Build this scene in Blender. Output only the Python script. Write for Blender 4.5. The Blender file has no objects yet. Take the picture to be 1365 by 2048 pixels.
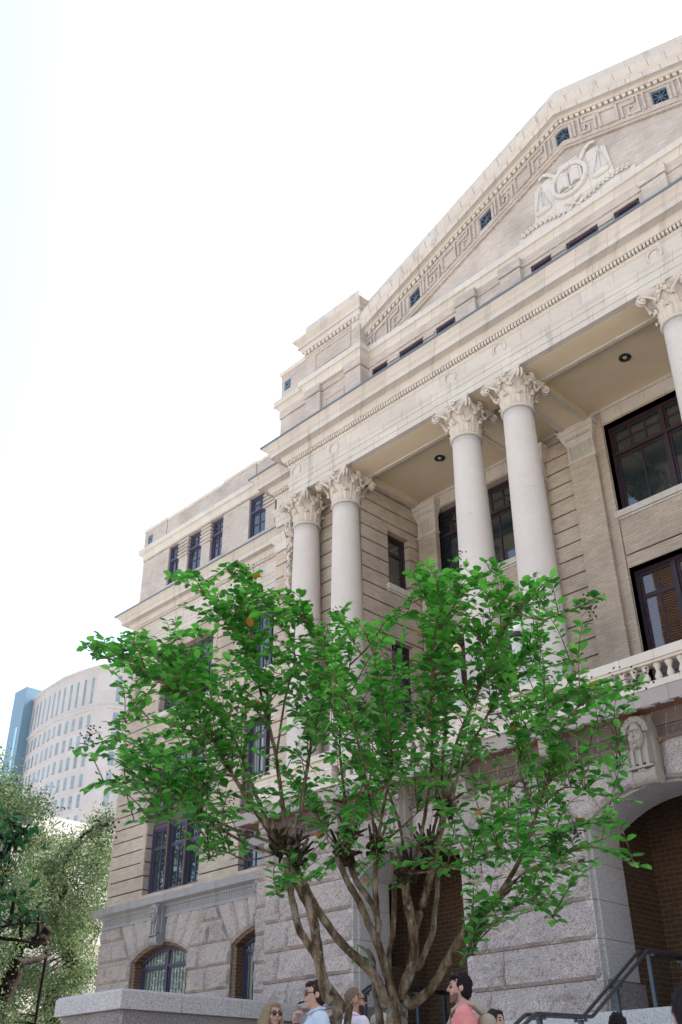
import bpy, bmesh, math, random
import numpy as np
from mathutils import Vector, Matrix
from mathutils.noise import noise as pnoise
sc = bpy.context.scene
COL = sc.collection
R = math.radians
rnd = random.Random(7)

# ------------------------------------------------------------------ camera
CAMZ = 0.6
_th, _ro, _ya = R(31.66), R(-0.484), R(-45.39)
_h = Vector((math.sin(_ya), math.cos(_ya), 0)); _r = Vector((math.cos(_ya), -math.sin(_ya), 0)); _z = Vector((0, 0, 1))
_F = math.cos(_th)*_h + math.sin(_th)*_z
_U = -math.sin(_th)*_h + math.cos(_th)*_z
_R = math.cos(_ro)*_r + math.sin(_ro)*_U
_U = -math.sin(_ro)*_r + math.cos(_ro)*_U
cd = bpy.data.cameras.new('camera'); cam = bpy.data.objects.new('camera', cd); COL.objects.link(cam)
cam.matrix_world = Matrix(((_R.x, _U.x, -_F.x, 0), (_R.y, _U.y, -_F.y, 0), (_R.z, _U.z, -_F.z, CAMZ), (0, 0, 0, 1)))
cd.sensor_fit = 'VERTICAL'; cd.sensor_height = 36; cd.sensor_width = 24; cd.lens = 35
cd.clip_start = 0.05; cd.clip_end = 3000
cd.dof.use_dof = True; cd.dof.focus_distance = 13.0; cd.dof.aperture_fstop = 5.0
sc.camera = cam

def at(x, y, D):
    """point at distance D metres along the sight line of a measured photo point"""
    d = _F*1991.0 + _R*(x-682.5) + _U*(1024-y)
    d.normalize()
    return Vector((0, 0, CAMZ)) + d*D
def seen(p):
    q = Vector(p) - Vector((0, 0, CAMZ)); w = q.dot(_F)
    return 682.5+1991*q.dot(_R)/w, 1024-1991*q.dot(_U)/w

# ------------------------------------------------------------------ light
SUN_EL, SUN_AZ = 50.0, 8.0      # azimuth from +Y towards +X
sd = Vector((math.sin(R(SUN_AZ))*math.cos(R(SUN_EL)), math.cos(R(SUN_AZ))*math.cos(R(SUN_EL)), math.sin(R(SUN_EL))))
w = bpy.data.worlds.new('World'); sc.world = w; w.use_nodes = True
nt = w.node_tree; bgn = nt.nodes['Background']
sky = nt.nodes.new('ShaderNodeTexSky'); sky.sky_type = 'NISHITA'; sky.sun_disc = False
sky.sun_elevation = R(SUN_EL); sky.sun_rotation = R(SUN_AZ)
sky.air_density = 1.0; sky.dust_density = 2.4; sky.ozone_density = 1.0; sky.altitude = 0
tint = nt.nodes.new('ShaderNodeMix'); tint.data_type = 'RGBA'; tint.blend_type = 'MULTIPLY'; tint.inputs[0].default_value = 1
tint.inputs[7].default_value = (1.13, .985, .865, 1)                       # hazy, slightly warm air
nt.links.new(sky.outputs[0], tint.inputs[6]); nt.links.new(tint.outputs[2], bgn.inputs[0]); bgn.inputs[1].default_value = 0.15
sl = bpy.data.lights.new('sun', 'SUN'); sl.energy = 4.0; sl.angle = R(0.5); sl.color = (1, 0.95, 0.88)
so = bpy.data.objects.new('sun', sl); COL.objects.link(so)
so.rotation_euler = sd.to_track_quat('Z', 'Y').to_euler(); so.location = (0, 0, 60)
sc.view_settings.view_transform = 'Standard'; sc.view_settings.look = 'None'
sc.view_settings.gamma = 1; sc.view_settings.exposure = 1.74
sc.cycles.max_bounces = 6; sc.cycles.diffuse_bounces = 4; sc.cycles.transparent_max_bounces = 6

# ------------------------------------------------------------------ materials
def new_mat(name):
    m = bpy.data.materials.new(name); m.use_nodes = True
    n = m.node_tree; b = n.nodes['Principled BSDF']
    return m, n, b
def nd(n, t, **k):
    o = n.nodes.new(t)
    for a, v in k.items(): setattr(o, a, v)
    return o
def wallpos(n, off=0):
    g = nd(n, 'ShaderNodeNewGeometry'); s = nd(n, 'ShaderNodeSeparateXYZ'); n.links.new(g.outputs['Position'], s.inputs[0])
    a = nd(n, 'ShaderNodeMath', operation='ADD'); n.links.new(s.outputs[0], a.inputs[0]); n.links.new(s.outputs[1], a.inputs[1])
    c = nd(n, 'ShaderNodeCombineXYZ'); n.links.new(a.outputs[0], c.inputs[0]); n.links.new(s.outputs[2], c.inputs[1])
    return g, c
def noise_n(n, vec, scale, det=3, rough=.55, stretch=None):
    if stretch:
        mp = nd(n, 'ShaderNodeMapping'); mp.inputs['Scale'].default_value = stretch; n.links.new(vec, mp.inputs[0]); vec = mp.outputs[0]
    t = nd(n, 'ShaderNodeTexNoise'); t.inputs['Scale'].default_value = scale; t.inputs['Detail'].default_value = det; t.inputs['Roughness'].default_value = rough
    n.links.new(vec, t.inputs['Vector']); return t
def ramp(n, fac, *stops):
    r = nd(n, 'ShaderNodeValToRGB'); e = r.color_ramp.elements
    while len(e) < len(stops): e.new(.5)
    for i, (p, c) in enumerate(stops): e[i].position = p; e[i].color = (*c, 1) if len(c) == 3 else c
    n.links.new(fac, r.inputs[0]); return r
def mix(n, fac, a, b, mode='MIX'):
    x = nd(n, 'ShaderNodeMix', data_type='RGBA', blend_type=mode)
    for i, v in ((0, fac), (6, a), (7, b)):
        if hasattr(v, 'is_linked') or hasattr(v, 'links'): n.links.new(v, x.inputs[i])
        elif i == 0: x.inputs[0].default_value = v
        else: x.inputs[i].default_value = (*v, 1)
    return x.outputs[2]
def bump(n, b, h, s=.3, d=.01):
    k = nd(n, 'ShaderNodeBump'); k.inputs['Strength'].default_value = s; k.inputs['Distance'].default_value = d
    n.links.new(h, k.inputs['Height']); n.links.new(k.outputs[0], b.inputs['Normal'])

def brick_mat(name, c1, c2, mo, wd=.23, hg=.066, ms=.007, vary=.25):
    m, n, b = new_mat(name); g, uv = wallpos(n)
    t = nd(n, 'ShaderNodeTexBrick'); t.inputs['Scale'].default_value = 1
    t.inputs['Brick Width'].default_value = wd; t.inputs['Row Height'].default_value = hg; t.inputs['Mortar Size'].default_value = ms
    t.inputs['Mortar Smooth'].default_value = .3; t.inputs['Bias'].default_value = 0
    t.inputs['Color1'].default_value = (*c1, 1); t.inputs['Color2'].default_value = (*c2, 1); t.inputs['Mortar'].default_value = (*mo, 1)
    n.links.new(uv.outputs[0], t.inputs['Vector'])
    a = noise_n(n, g.outputs['Position'], .9, 4); s = noise_n(n, uv.outputs[0], 1.0, 4, .6, (3.5, 26, 1))
    r1 = ramp(n, a.outputs[0], (.3, (1-vary,)*3), (.7, (1+vary*.3,)*3)); r2 = ramp(n, s.outputs[0], (.3, (.82, .81, .8)), (.72, (1.12, 1.12, 1.12)))
    c = mix(n, 1.0, t.outputs[0], r1.outputs[0], 'MULTIPLY'); c = mix(n, 1.0, c, r2.outputs[0], 'MULTIPLY')
    n.links.new(c, b.inputs['Base Color']); b.inputs['Roughness'].default_value = .85
    bump(n, b, t.outputs['Fac'], -.25, .01)
    return m
def stone_mat(name, base, dirt, jw=.78, jh=None, spots=0.0, streak=.5, rough=.75, mo=(.66, .62, .58)):
    """dressed stone / terracotta with block joints and weather streaks"""
    m, n, b = new_mat(name); g, uv = wallpos(n)
    a = noise_n(n, g.outputs['Position'], 1.7, 5); f = noise_n(n, g.outputs['Position'], 55, 3)
    st = noise_n(n, uv.outputs[0], 1.0, 5, .62, (3.2, .55, 1))
    c = mix(n, ramp(n, a.outputs[0], (.35, (0,)*3), (.72, (.55,)*3)).outputs[0], base, tuple(x*.86 for x in base))
    c = mix(n, ramp(n, st.outputs[0], (.55, (0,)*3), (.74, (streak,)*3)).outputs[0], c, dirt)
    if spots: c = mix(n, ramp(n, f.outputs[0], (.36, (spots,)*3), (.52, (0,)*3)).outputs[0], c, tuple(x*.6 for x in base))
    if jw:
        t = nd(n, 'ShaderNodeTexBrick'); t.inputs['Scale'].default_value = 1; t.inputs['Brick Width'].default_value = jw
        t.inputs['Row Height'].default_value = jh or 40; t.inputs['Mortar Size'].default_value = .007; t.inputs['Mortar Smooth'].default_value = .2
        if not jh: t.offset = 0
        t.inputs['Color1'].default_value = (1, 1, 1, 1); t.inputs['Color2'].default_value = (.91, .90, .89, 1); t.inputs['Mortar'].default_value = (*mo, 1)
        # joints shift from course to course
        sx = nd(n, 'ShaderNodeSeparateXYZ'); n.links.new(uv.outputs[0], sx.inputs[0])
        m1 = nd(n, 'ShaderNodeMath', operation='MULTIPLY'); m1.inputs[1].default_value = 3.1; n.links.new(sx.outputs[1], m1.inputs[0])
        m2 = nd(n, 'ShaderNodeMath', operation='FLOOR'); n.links.new(m1.outputs[0], m2.inputs[0])
        m3 = nd(n, 'ShaderNodeMath', operation='MULTIPLY_ADD'); m3.inputs[1].default_value = .617*jw; n.links.new(m2.outputs[0], m3.inputs[0]); n.links.new(sx.outputs[0], m3.inputs[2])
        cx = nd(n, 'ShaderNodeCombineXYZ'); n.links.new(m3.outputs[0], cx.inputs[0]); n.links.new(sx.outputs[1], cx.inputs[1])
        n.links.new(cx.outputs[0] if not jh else uv.outputs[0], t.inputs['Vector'])
        c = mix(n, 1.0, c, t.outputs[0], 'MULTIPLY')
    n.links.new(c, b.inputs['Base Color']); b.inputs['Roughness'].default_value = rough
    bump(n, b, f.outputs[0], .12, .01)
    return m
def granite_mat(name, lo, mid, hi, big=.12, bmp=.35):
    m, n, b = new_mat(name); g, uv = wallpos(n); P = g.outputs['Position']
    f = noise_n(n, P, 42, 2, .7); v = nd(n, 'ShaderNodeTexVoronoi'); v.inputs['Scale'].default_value = 60; n.links.new(P, v.inputs[0])
    a = noise_n(n, P, 1.1, 4)
    c = ramp(n, f.outputs[0], (.34, lo), (.47, mid), (.64, hi)).outputs[0]
    sp = ramp(n, v.outputs['Color'], (.0, (.55,)*3), (.35, (1.05,)*3)); c = mix(n, .75, c, sp.outputs[0], 'MULTIPLY')
    r1 = ramp(n, a.outputs[0], (.3, (1-big, 1-big, 1-big)), (.7, (1+big*.6, 1+big*.35, 1+big*.3))); c = mix(n, 1.0, c, r1.outputs[0], 'MULTIPLY')
    n.links.new(c, b.inputs['Base Color']); b.inputs['Roughness'].default_value = .7
    k = noise_n(n, P, 14, 5, .65); bump(n, b, k.outputs[0], bmp, .03)
    return m
def plain_mat(name, base, rough=.6, var=.15, scale=6, metal=0, bmp=0, spec=None):
    m, n, b = new_mat(name); g = nd(n, 'ShaderNodeNewGeometry')
    a = noise_n(n, g.outputs['Position'], scale, 4)
    c = mix(n, a.outputs[0], tuple(x*(1-var) for x in base), tuple(x*(1+var) for x in base))
    n.links.new(c, b.inputs['Base Color']); b.inputs['Roughness'].default_value = rough; b.inputs['Metallic'].default_value = metal
    if bmp: bump(n, b, a.outputs[0], bmp, .01)
    if spec is not None: b.inputs['Specular IOR Level'].default_value = spec
    return m
def glass_mat(name, base, ior=2.25, wave=.0, slat=None, curtain=None):
    m, n, b = new_mat(name); g, uv = wallpos(n)
    a = noise_n(n, g.outputs['Position'], .8, 2)
    c = mix(n, a.outputs[0], tuple(x*.5 for x in base), tuple(x*1.5 for x in base))
    if slat or curtain:
        t = nd(n, 'ShaderNodeTexWave'); t.wave_profile = 'SIN'; t.bands_direction = 'Y' if slat else 'X'
        t.inputs['Scale'].default_value = 5.5 if slat else 2.2; t.inputs['Distortion'].default_value = 0 if slat else 1.5; n.links.new(uv.outputs[0], t.inputs[0])
        c = mix(n, t.outputs['Fac'], base, slat or curtain)
    n.links.new(c, b.inputs['Base Color']); b.inputs['Roughness'].default_value = .03; b.inputs['IOR'].default_value = ior
    k = noise_n(n, g.outputs['Position'], 1.3, 2); bump(n, b, k.outputs[0], .12, .02)
    return m
def leaf_mat(name, a, bcol, c, trans=.35, rough=.45, spec=.4):
    m, n, b = new_mat(name); g = nd(n, 'ShaderNodeNewGeometry')
    r = ramp(n, g.outputs['Random Per Island'], (.0, a), (.5, bcol), (1., c))
    n.links.new(r.outputs[0], b.inputs['Base Color']); b.inputs['Roughness'].default_value = rough; b.inputs['Specular IOR Level'].default_value = spec
    t = nd(n, 'ShaderNodeBsdfTranslucent'); h = nd(n, 'ShaderNodeHueSaturation'); h.inputs['Saturation'].default_value = 1.1; h.inputs['Value'].default_value = 1.3
    n.links.new(r.outputs[0], h.inputs['Color']); n.links.new(h.outputs[0], t.inputs[0])
    x = nd(n, 'ShaderNodeMixShader'); x.inputs[0].default_value = trans
    n.links.new(b.outputs[0], x.inputs[1]); n.links.new(t.outputs[0], x.inputs[2]); n.links.new(x.outputs[0], n.nodes['Material Output'].inputs[0])
    return m
def bark_mat(name, a, bcol, c, scale=7, patch=None):
    m, n, b = new_mat(name); g = nd(n, 'ShaderNodeNewGeometry')
    t = noise_n(n, g.outputs['Position'], scale, 6, .65, (2.6, 2.6, .6)); s = noise_n(n, g.outputs['Position'], 70, 3); f = noise_n(n, g.outputs['Position'], 22, 4, .6, (1, 1, .35))
    r = ramp(n, t.outputs[0], (.36, a), (.5, bcol), (.62, c)).outputs[0]
    if patch: k = noise_n(n, g.outputs['Position'], 9, 3); r = mix(n, ramp(n, k.outputs[0], (.58, (0,)*3), (.64, (.8,)*3)).outputs[0], r, patch)
    r = mix(n, 1.0, r, ramp(n, f.outputs[0], (.35, (.5,)*3), (.6, (1.1,)*3)).outputs[0], 'MULTIPLY')
    r = mix(n, 1.0, r, ramp(n, s.outputs[0], (.35, (.75,)*3), (.6, (1.1,)*3)).outputs[0], 'MULTIPLY')
    n.links.new(r, b.inputs['Base Color']); b.inputs['Roughness'].default_value = .85; b.inputs['Specular IOR Level'].default_value = .12; bump(n, b, f.outputs[0], .7, .02)
    return m

M = {}
M['brick'] = brick_mat('buff_brick', (.545, .46, .365), (.465, .385, .305), (.41, .345, .285))
M['mortar'] = plain_mat('dark_joint', (.085, .05, .035), .95)  # dark brown backing set into the deep brick joints
M['brick_skylit'] = brick_mat('buff_brick_skylit', (.525, .468, .41), (.465, .41, .36), (.43, .38, .34))  # same buff brick, skylight on the upper walls put into its colour
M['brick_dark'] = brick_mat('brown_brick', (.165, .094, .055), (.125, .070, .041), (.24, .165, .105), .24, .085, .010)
M['brick_pale'] = brick_mat('pale_brick', (.62, .53, .45), (.56, .48, .41), (.72, .63, .54), .28, .085, .012)
M['lime'] = stone_mat('cream_limestone', (.565, .522, .468), (.28, .272, .27), streak=.8)
M['lime_clean'] = stone_mat('cream_terracotta', (.60, .56, .50), (.39, .37, .345), .55, None, 0, .35)
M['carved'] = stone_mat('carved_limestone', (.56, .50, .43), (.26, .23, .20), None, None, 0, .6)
M['white_stone'] = stone_mat('relief_limestone', (.60, .565, .52), (.45, .43, .41), .5, .42, 0, .2)
M['lime_rail'] = stone_mat('cream_baluster_stone', (.62, .55, .465), (.42, .38, .33), .62, None, 0, .35)
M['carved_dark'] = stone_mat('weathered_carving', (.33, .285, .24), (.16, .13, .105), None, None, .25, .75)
M['shaft'] = stone_mat('column_granite', (.575, .52, .468), (.44, .41, .375), None, None, .35, .15)
M['stone_joint'] = plain_mat('stone_joint', (.17, .16, .15), .9)
M['granite'] = granite_mat('pink_grey_granite', (.19, .158, .140), (.365, .312, .280), (.48, .42, .38), .22)
M['granite_smooth'] = granite_mat('dressed_granite', (.26, .235, .22), (.45, .41, .385), (.55, .50, .47), .08, .06)
M['pier_base'] = granite_mat('weathered_granite', (.10, .085, .08), (.23, .20, .19), (.34, .30, .28), .2, .1)
M['granite_joint'] = plain_mat('granite_joint', (.27, .18, .145), .95)
M['belt'] = stone_mat('grey_sandstone', (.30, .29, .285), (.17, .14, .125), .9, None, .2, .6)
M['terra'] = stone_mat('red_terracotta', (.27, .105, .07), (.13, .065, .05), .42, None, 0, .4, mo=(1.9, 2.2, 2.4))
M['dark_stone'] = stone_mat('dark_terracotta', (.15, .115, .095), (.08, .056, .046), .42, None, 0, .6, mo=(2.3, 2.5, 2.6))
M['pinkband'] = stone_mat('pink_granite_band', (.365, .31, .285), (.27, .235, .22), .62, None, .3, .5)
M['flash'] = plain_mat('blue_grey_lead', (.13, .155, .18), .5)
M['frame'] = plain_mat('plum_window_paint', (.034, .019, .026), .4, .2)
M['frame_blue'] = plain_mat('violet_window_paint', (.055, .045, .085), .4, .2)
M['panelpaint'] = plain_mat('brown_panel_paint', (.085, .055, .055), .5, .2)
M['glass'] = glass_mat('window_glass', (.012, .024, .029))
M['glass_blind'] = glass_mat('blind_behind_glass', (.035, .018, .012), 2.1, slat=(.11, .055, .035))
M['glass_curtain'] = glass_mat('curtain_behind_glass', (.05, .065, .06), 1.7, curtain=(.24, .28, .25))
M['void'] = plain_mat('dark_doorway', (.012, .010, .010), .6)
M['ceil'] = plain_mat('tan_plaster', (.66, .55, .39), .8, .1, 1.5)
M['grille'] = plain_mat('blue_iron', (.07, .125, .18), .5)
M['lamp_black'] = plain_mat('black_metal', (.02, .02, .02), .4)
M['globe_w'] = plain_mat('white_globe', (.85, .85, .83), .25, .03)
M['globe_c'] = plain_mat('cream_globe', (.80, .66, .42), .25, .03)
M['lamp_post'] = plain_mat('pale_green_iron', (.48, .50, .44), .5, .1, 12)
M['rail'] = plain_mat('dark_slate_metal', (.035, .05, .065), .4, .2)
M['rail_top'] = plain_mat('dark_brown_metal', (.05, .045, .045), .35, .2)
M['pave'] = granite_mat('concrete_paving', (.33, .31, .28), (.45, .43, .39), (.54, .51, .47), .1, .1)
M['step'] = granite_mat('grey_granite_step', (.30, .29, .28), (.47, .455, .43), (.58, .56, .53), .1, .08)
M['bark'] = bark_mat('crape_bark', (.045, .029, .018), (.135, .092, .056), (.25, .195, .135), 7, (.22, .20, .17))
M['bark_grey'] = bark_mat('grey_twig_bark', (.10, .07, .055), (.23, .18, .15), (.36, .32, .28), 9)
M['bark_burl'] = bark_mat('burl_bark', (.016, .010, .007), (.045, .03, .02), (.10, .07, .05), 12)
M['bark_oak'] = bark_mat('oak_bark', (.009, .006, .005), (.022, .016, .013), (.045, .034, .028))
M['leaf'] = leaf_mat('crape_leaf', (.028, .125, .020), (.078, .30, .045), (.155, .43, .085), .48, .36, .5)
M['leaf_o'] = leaf_mat('withered_leaf', (.45, .17, .03), (.5, .22, .05), (.35, .25, .06))
M['oak'] = leaf_mat('oak_leaf', (.035, .068, .026), (.085, .135, .058), (.15, .20, .11), .32, .6, .3)
M['leaf_d'] = leaf_mat('dark_leaf', (.012, .07, .02), (.022, .10, .028), (.04, .15, .04), .3)
M['berry'] = plain_mat('dry_seed_pod', (.03, .015, .02), .7)
M['tower'] = stone_mat('white_precast', (.47, .452, .445), (.42, .40, .39), 2.6, 3.3, 0, .25)
M['tower_glass'] = glass_mat('tower_glass', (.20, .265, .29), 1.5)
M['blue_clad'] = plain_mat('blue_glass_cladding', (.13, .225, .30), .25, .1, .1)
M['blue_strip'] = plain_mat('bright_blue_glass', (.30, .55, .70), .15, .1, .1)
M['lowbld'] = plain_mat('cream_render', (.50, .485, .46), .8, .05, 1)
M['roofing'] = plain_mat('grey_roofing', (.2, .2, .2), .9)

# ------------------------------------------------------------------ mesh helpers
FW = lambda Y: (lambda u, d, z: (u, Y+d, z))            # wall facing -Y, d into the wall
FX = lambda X: (lambda u, d, z: (X-d, u, z))            # wall facing +X
class MB:
    def __init__(s): s.v = []; s.f = []
    def add(s, vs, fs):
        o = len(s.v); s.v += [tuple(x) for x in vs]; s.f += [tuple(i+o for i in f) for f in fs]
    def box(s, a, b, c, d, e, g, fn=None):
        vs = [(x, y, z) for x in (a, b) for y in (c, d) for z in (e, g)]
        if fn: vs = [fn(*p) for p in vs]
        s.add(vs, [(0, 1, 3, 2), (4, 6, 7, 5), (0, 4, 5, 1), (2, 3, 7, 6), (0, 2, 6, 4), (1, 5, 7, 3)])
    def quad(s, *p): s.add(p, [tuple(range(len(p)))])
    def lathe(s, prof, cx, cy, n=24, cap=True):
        vs = [(cx+r*math.cos(2*math.pi*k/n), cy+r*math.sin(2*math.pi*k/n), z) for r, z in prof for k in range(n)]
        fs = [(i*n+k, i*n+(k+1) % n, (i+1)*n+(k+1) % n, (i+1)*n+k) for i in range(len(prof)-1) for k in range(n)]
        if cap: fs += [tuple(range(n))[::-1], tuple((len(prof)-1)*n+k for k in range(n))]
        s.add(vs, fs)
    def tube(s, pts, rad, n=8, cap=True):
        pts = [Vector(p) for p in pts]; m = len(pts)
        if not hasattr(rad, '__len__'): rad = [rad]*m
        vs = []; ref = Vector((.31, .17, .93))
        for i, p in enumerate(pts):
            t = (pts[min(i+1, m-1)]-pts[max(i-1, 0)])
            if t.length < 1e-9: t = Vector((0, 0, 1))
            t.normalize()
            a = t.cross(ref)
            if a.length < .05: a = t.cross(Vector((1, 0, 0)))
            a.normalize(); b = t.cross(a)
            vs += [p+(a*math.cos(2*math.pi*k/n)+b*math.sin(2*math.pi*k/n))*rad[i] for k in range(n)]
        fs = [(i*n+k, i*n+(k+1) % n, (i+1)*n+(k+1) % n, (i+1)*n+k) for i in range(m-1) for k in range(n)]
        if cap: fs += [tuple(range(n))[::-1], tuple((m-1)*n+k for k in range(n))]
        s.add(vs, fs)
    def ball(s, c, r, n=8, m=6, sc3=(1, 1, 1), jit=0):
        vs = []; c = Vector(c)
        for i in range(1, m):
            for k in range(n):
                a = math.pi*i/m; b = 2*math.pi*k/n; q = r*(1+jit*(rnd.random()-.5))
                vs.append(c+Vector((q*math.sin(a)*math.cos(b)*sc3[0], q*math.sin(a)*math.sin(b)*sc3[1], q*math.cos(a)*sc3[2])))
        vs += [c+Vector((0, 0, r*sc3[2])), c-Vector((0, 0, r*sc3[2]))]
        fs = [(i*n+k, (i+1)*n+k, (i+1)*n+(k+1) % n, i*n+(k+1) % n) for i in range(m-2) for k in range(n)]
        T = (m-1)*n; fs += [(T, k, (k+1) % n) for k in range(n)] + [((m-2)*n+k, T+1, (m-2)*n+(k+1) % n) for k in range(n)]
        s.add(vs, fs)
    def molding(s, path, prof, ends=True):
        """profile (out, z) swept along a plan path, outward on the right hand, mitred"""
        n = len(path); P = [Vector((p[0], p[1])) for p in path]; nr = []
        for i in range(n-1):
            d = (P[i+1]-P[i]).normalized(); nr.append(Vector((d.y, -d.x)))
        rows = []
        for i in range(n):
            if i == 0: o = nr[0]
            elif i == n-1: o = nr[-1]
            else: o = (nr[i-1]+nr[i])/(1+nr[i-1].dot(nr[i]))
            z0 = path[i][2] if len(path[i]) > 2 else 0
            rows.append([(P[i].x+o.x*q, P[i].y+o.y*q, z+z0) for q, z in prof])
        k = len(prof); vs = [p for r_ in rows for p in r_]
        fs = [(i*k+j, (i+1)*k+j, (i+1)*k+j+1, i*k+j+1) for i in range(n-1) for j in range(k-1)]
        if ends: fs += [tuple(range(k)), tuple((n-1)*k+j for j in range(k))[::-1]]
        s.add(vs, fs)
    def build(s, name, mat, parent=None, loc=(0, 0, 0), smooth=False, fix=True):
        me = bpy.data.meshes.new(name)
        me.from_pydata([tuple(x) for x in s.v], [], s.f)
        if fix:
            bm = bmesh.new(); bm.from_mesh(me); bmesh.ops.recalc_face_normals(bm, faces=bm.faces); bm.to_mesh(me); bm.free()
        if smooth: me.polygons.foreach_set('use_smooth', [True]*len(me.polygons))
        me.materials.append(M[mat] if isinstance(mat, str) else mat)
        o = bpy.data.objects.new(name, me); COL.objects.link(o)
        return place(o, parent, loc)
WL = {}
def place(o, parent, loc):
    """loc is the object's own origin in the world; parents carry no rotation"""
    p = WL[parent.name] if parent else Vector((0, 0, 0))
    o.parent = parent; o.location = Vector(loc)-p; WL[o.name] = Vector(loc)
    return o
def thing(name, label, cat, loc, group=None):
    o = bpy.data.objects.new(name, None); o.empty_display_size = .2; COL.objects.link(o); place(o, None, loc)
    return tag(o, label, cat, group)
def tag(o, label, cat, group=None):
    o['label'] = label; o['category'] = cat
    if group: o['group'] = group
    return o
def clone(o, parent, loc):
    """copy of a part with its sub-parts, moved so that its origin is at loc"""
    c = o.copy(); COL.objects.link(c); base = WL[o.name]; place(c, parent, loc)
    for ch in list(o.children):
        clone(ch, c, Vector(loc)+WL[ch.name]-base)
    return c

def cells(u0, u1, z0, z1, ops, zb=()):
    us = sorted({u0, u1, *[x for o in ops for x in o[:2] if u0 < x < u1]})
    zs = sorted({z0, z1, *[x for o in ops for x in o[2:4] if z0 < x < z1], *[x for x in zb if z0 < x < z1]})
    for i in range(len(us)-1):
        for j in range(len(zs)-1):
            um, zm = (us[i]+us[i+1])/2, (zs[j]+zs[j+1])/2
            if not any(o[0] < um < o[1] and o[2] < zm < o[3] for o in ops): yield us[i], us[i+1], zs[j], zs[j+1]
def wall(mb, fn, u0, u1, z0, z1, ops=(), t=.35):
    """plain wall with real openings: faces, reveals, top and bottom"""
    for a, b, c, d in cells(u0, u1, z0, z1, ops): mb.quad(fn(a, 0, c), fn(b, 0, c), fn(b, 0, d), fn(a, 0, d))
    for a, b, c, d in ops:
        a, b, c, d = max(a, u0), min(b, u1), max(c, z0), min(d, z1)
        mb.quad(fn(a, 0, c), fn(a, t, c), fn(a, t, d), fn(a, 0, d)); mb.quad(fn(b, 0, c), fn(b, t, c), fn(b, t, d), fn(b, 0, d))
        mb.quad(fn(a, 0, d), fn(b, 0, d), fn(b, t, d), fn(a, t, d)); mb.quad(fn(a, 0, c), fn(b, 0, c), fn(b, t, c), fn(a, t, c))
    for u in (u0, u1):
        mb.quad(fn(u, 0, z0), fn(u, t, z0), fn(u, t, z1), fn(u, 0, z1))
GZ = [13.73-.396*k for k in range(-3, 20)]
def rustic(mb, bk, fn, u0, u1, z0, z1, ops=(), t=.3, dep=.075, gap=.040):
    """brick wall with deep horizontal joints"""
    lo = [z for z in sorted(GZ) if z0-.02 < z < z1]; zs = [z0]+[z for z in lo if z > z0+.05]+[z1]
    for i in range(len(zs)-1):
        a = zs[i]+(gap/2 if i else 0); b = zs[i+1]-(gap/2 if i < len(zs)-2 else 0)
        for q in cells(u0, u1, a, b, ops):
            mb.box(q[0], q[1], 0, t, q[2], q[3], fn)
    for a, b, c, d in cells(u0+.03, u1-.03, z0, z1, [(o[0]-.03, o[1]+.03, o[2], o[3]) for o in ops]):
        bk.box(a, b, dep, t-.01, c+.002, d-.002, fn)

def rough(u, v, k):
    return pnoise(Vector((u*2.6, v*3.2, k)))*.5+pnoise(Vector((u*7, v*8, k+9)))*.32+pnoise(Vector((u*17, v*19, k+5)))*.18
def block(mb, fn, u0, u1, z0, z1, seed, bulge=.065, margin=.085, side=.02, step=.05):
    """rock-faced granite block with a drafted margin along its top"""
    nu = max(4, int((u1-u0)/step)); nz = max(5, int((z1-z0)/step))
    uu = [u0+(u1-u0)*i/nu for i in range(nu+1)]; zz = [z0+(z1-z0)*j/nz for j in range(nz+1)]
    vs = []
    for z in zz:
        for u in uu:
            e = min((u-u0)/side if side else 9, (u1-u)/side if side else 9)
            rag = .045+.09*max(-.4, rough(u*1.5, 0, seed+3))
            top = min(1, max(0, (z1-margin-.02*rough(u, 1, seed)-z)/.05)); bot = min(1, max(0, (z-z0)/rag))
            k = min(1, max(0, e))*top*(bot**.5)
            d = -k*(bulge+.11*rough(u, z, seed)+.02*rough(u*3, z*3, seed+2)) - .004
            vs.append(fn(u, d, z))
    w_ = nu+1
    fs = [(j*w_+i, j*w_+i+1, (j+1)*w_+i+1, (j+1)*w_+i) for j in range(nz) for i in range(nu)]
    mb.add(vs, fs)
    for a, b in ((0, nu), (nz*w_, nz*w_+nu)):           # bed faces back into the wall
        zc = zz[0] if a == 0 else zz[-1]
        mb.add([fn(u, -.004, zc) for u in uu]+[fn(u, .05, zc) for u in uu], [(i, i+1, w_+i+1, w_+i) for i in range(nu)])
    for i in (0, nu):
        mb.add([vs[j*w_+i] for j in range(nz+1)]+[fn(uu[i], .05, z) for z in zz], [(j, j+1, nz+2+j, nz+1+j) for j in range(nz)])

# ------------------------------------------------------------------ ground
g = MB(); g.box(-700, 700, -700, 700, -.5, 0); o = g.build('ground', 'pave'); o['kind'] = 'structure'

# ------------------------------------------------------------------ courthouse
XC = -7.635
def mx(x): return 2*XC-x
PAIRS = [-15.6, -10.29, -4.98, .33]; COLX = [p+s for p in PAIRS for s in (-.715, .715)]
YG, YE, YB, YW, YWING, YL, YP = 14.35, 14.45, 15.2, 15.42, 17.45, 17.4, 15.42
hall = thing('courthouse', 'classical courthouse of buff brick with a columned portico, pediment and granite base', 'courthouse', (XC, 15, 0))
def part(mb, name, mat, parent=hall, loc=(0, 0, 0), smooth=False, label=None):
    o = mb.build(name, mat, parent, loc, smooth)
    if label: o['label'] = label
    return o
CZ = [2.46+.57*k for k in range(-4, 6)]+[5.72]

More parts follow.
